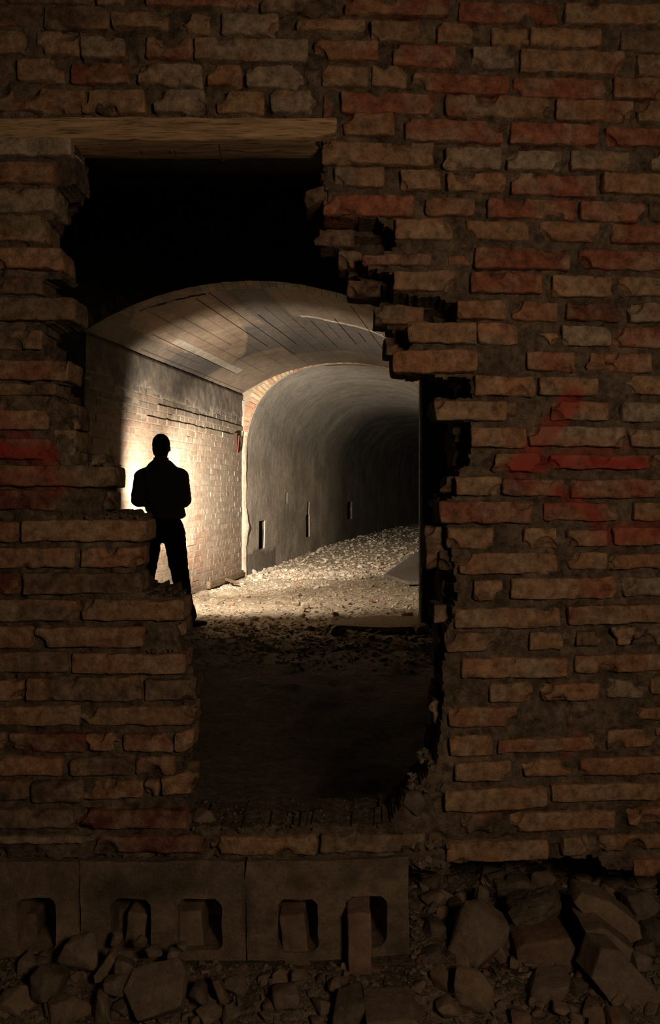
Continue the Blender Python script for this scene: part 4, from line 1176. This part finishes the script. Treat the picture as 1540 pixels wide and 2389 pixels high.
lm = MB(); tube(lm, ld * -.10 + Vector((0, 0, -.03)), ld * -.11 + Vector((0, 0, -.135)), .016, .018); lm.build('lamp_handle', M_lampb, hl, smooth=False)
grip = LP + ld * -.105 + Vector((0, 0, -.085))
WL = grip + Vector((-.045, -.085, -.002))
hb = hand(WL, (0.30, 1, .06), (-1, .3, 0), (0, 0, 1), -0.95, .018)
WR = LP + ld * -.13 + Vector((.055, -.085, .0))
hb2 = hand(WR, (-.35, 1, .0), (1, .3, .0), (0, 0, 1), 0.55, .03)
b.add(hb.v, hb.f); b.add(hb2.v, hb2.f)
for sh, el, wr in ((SHL, ELL, WL), (SHR, ELR, WR)):
    chain(b, [(Vector((-.02, 0, 1.42)), .07), (sh, .052), (el, .037), (wr, .025)])
for h, k_, a in ((HIPL, KNL, ANL), (HIPR, KNR, ANR)): chain(b, [(h, .082), (k_, .052), (a, .037)])
for a, s in ((ANL, -1), (ANR, 1)):
    chain(b, [(a, .033), (a + (Vector((.09, .08, -.045)) if s > 0 else Vector((-.042, .12, -.045))), .020)])
body = fuse(b, 'body', M_skin, person, 0.0036, 4)
# hair
b = MB(); blob(b, HC + Vector((0, -.014, .030)), (.081, .098, .095), 28); blob(b, HC + Vector((0, -.040, -.03)), (.072, .062, .075), 24)
hair = fuse(b, 'hair', M_hair, person, 0.006, 3, 0.002)
# eyes
b = MB()
for s in (-1, 1):
    b = MB(); blob(b, HC + Vector((s * .030, .077, -.008)), (.0115, .0095, .0075), 16); e_ = b.build('eye', M_eye, person)
    b = MB(); blob(b, HC + Vector((s * .030, .0855, -.008)), (.0048, .0022, .0048), 12); b.build('iris', M_hair, e_)
# jacket
b = MB(); jx = Vector((-.022, 0, 0))
blob(b, jx + Vector((0, -.005, 1.37)), (.182, .128, .135), 26); blob(b, jx + Vector((.0, .0, 1.24)), (.172, .132, .17), 26); blob(b, (-.008, .0, 1.13), (.162, .126, .13), 26)
for i in range(5):
    z = 1.16 - i * .028; blob(b, (.006 + i * .006, 0, z), (.160 + .004 * i, .126, .055), 26)
chain(b, [((-.10, 0, 1.425), .080), (SHL, .086), (ELL, .066), (WL.lerp(ELL, .15), .046)])
chain(b, [((.06, 0, 1.425), .080), (SHR, .086), (ELR, .068), (WR.lerp(ELR, .15), .046)])
chain(b, [((-.10, -.01, 1.475), .056), ((-.022, -.015, 1.515), .072), ((.06, -.01, 1.475), .056)])
jk = fuse(b, 'jacket', M_jacket, person, 0.009, 8, 0.006)
# cut the hem level
me = jk.data; bm = bmesh.new(); bm.from_mesh(me)
bmesh.ops.bisect_plane(bm, geom=list(bm.verts) + list(bm.edges) + list(bm.faces), plane_co=(0, 0, 1.012), plane_no=(0, 0, -1), clear_outer=True)
bm.to_mesh(me); bm.free()
b = MB(); tube(b, (-.022, -.014, 1.49), (-.022, -.012, 1.57), .078, .068, cap0=False, cap1=False)
o = b.build('collar', M_jacket, person); sm = o.modifiers.new('t', 'SOLIDIFY'); sm.thickness = 0.008
# trousers
b = MB()
blob(b, (.008, -.005, .96), (.166, .120, .10), 26); blob(b, (-.055, -.02, .88), (.098, .108, .10), 22); blob(b, (.045, -.02, .88), (.098, .108, .10), 22)
for h, k_, a, s in ((HIPL, KNL, ANL, -1), (HIPR, KNR, ANR, 1)):
    chain(b, [(h + Vector((s * .010, 0, 0)), .104), (h.lerp(k_, .5), .096), (k_, .082), (k_.lerp(a, .55), .076), (a + Vector((0, 0, .05)), .090)])
blob(b, ANR + Vector((.005, -.01, .06)), (.082, .082, .08), 20)
fuse(b, 'trousers', M_trouser, person, 0.009, 7, 0.006)
for a, dr in ((ANL, Vector((-.35, 1, 0))), (ANR, Vector((.85, .75, 0)))):
    dr.normalize(); b = MB(); base = Vector((a.x, a.y, .03)); sd = Vector((-dr.y, dr.x, 0))
    for i in range(14):
        t = i / 13; p = base + dr * (-.075 + t * .245)
        w2 = .036 + .014 * math.sin(PI * min(1, t * 1.05)) + (.006 if t > .5 else 0); hh = .055 - .030 * t if t > .25 else .058
        blob(b, p + Vector((0, 0, hh * .55)), (w2, w2, hh * .95), 16)
    capsule(b, base + Vector((0, 0, .03)), Vector((a.x, a.y, .14)), .045, .048)
    tp = fuse(b, 'boot', M_shoe, person, 0.006, 5)
    for v in tp.data.vertices: v.co.z = max(v.co.z, 0.006)
for o in (person,): o.location.z = 0.012
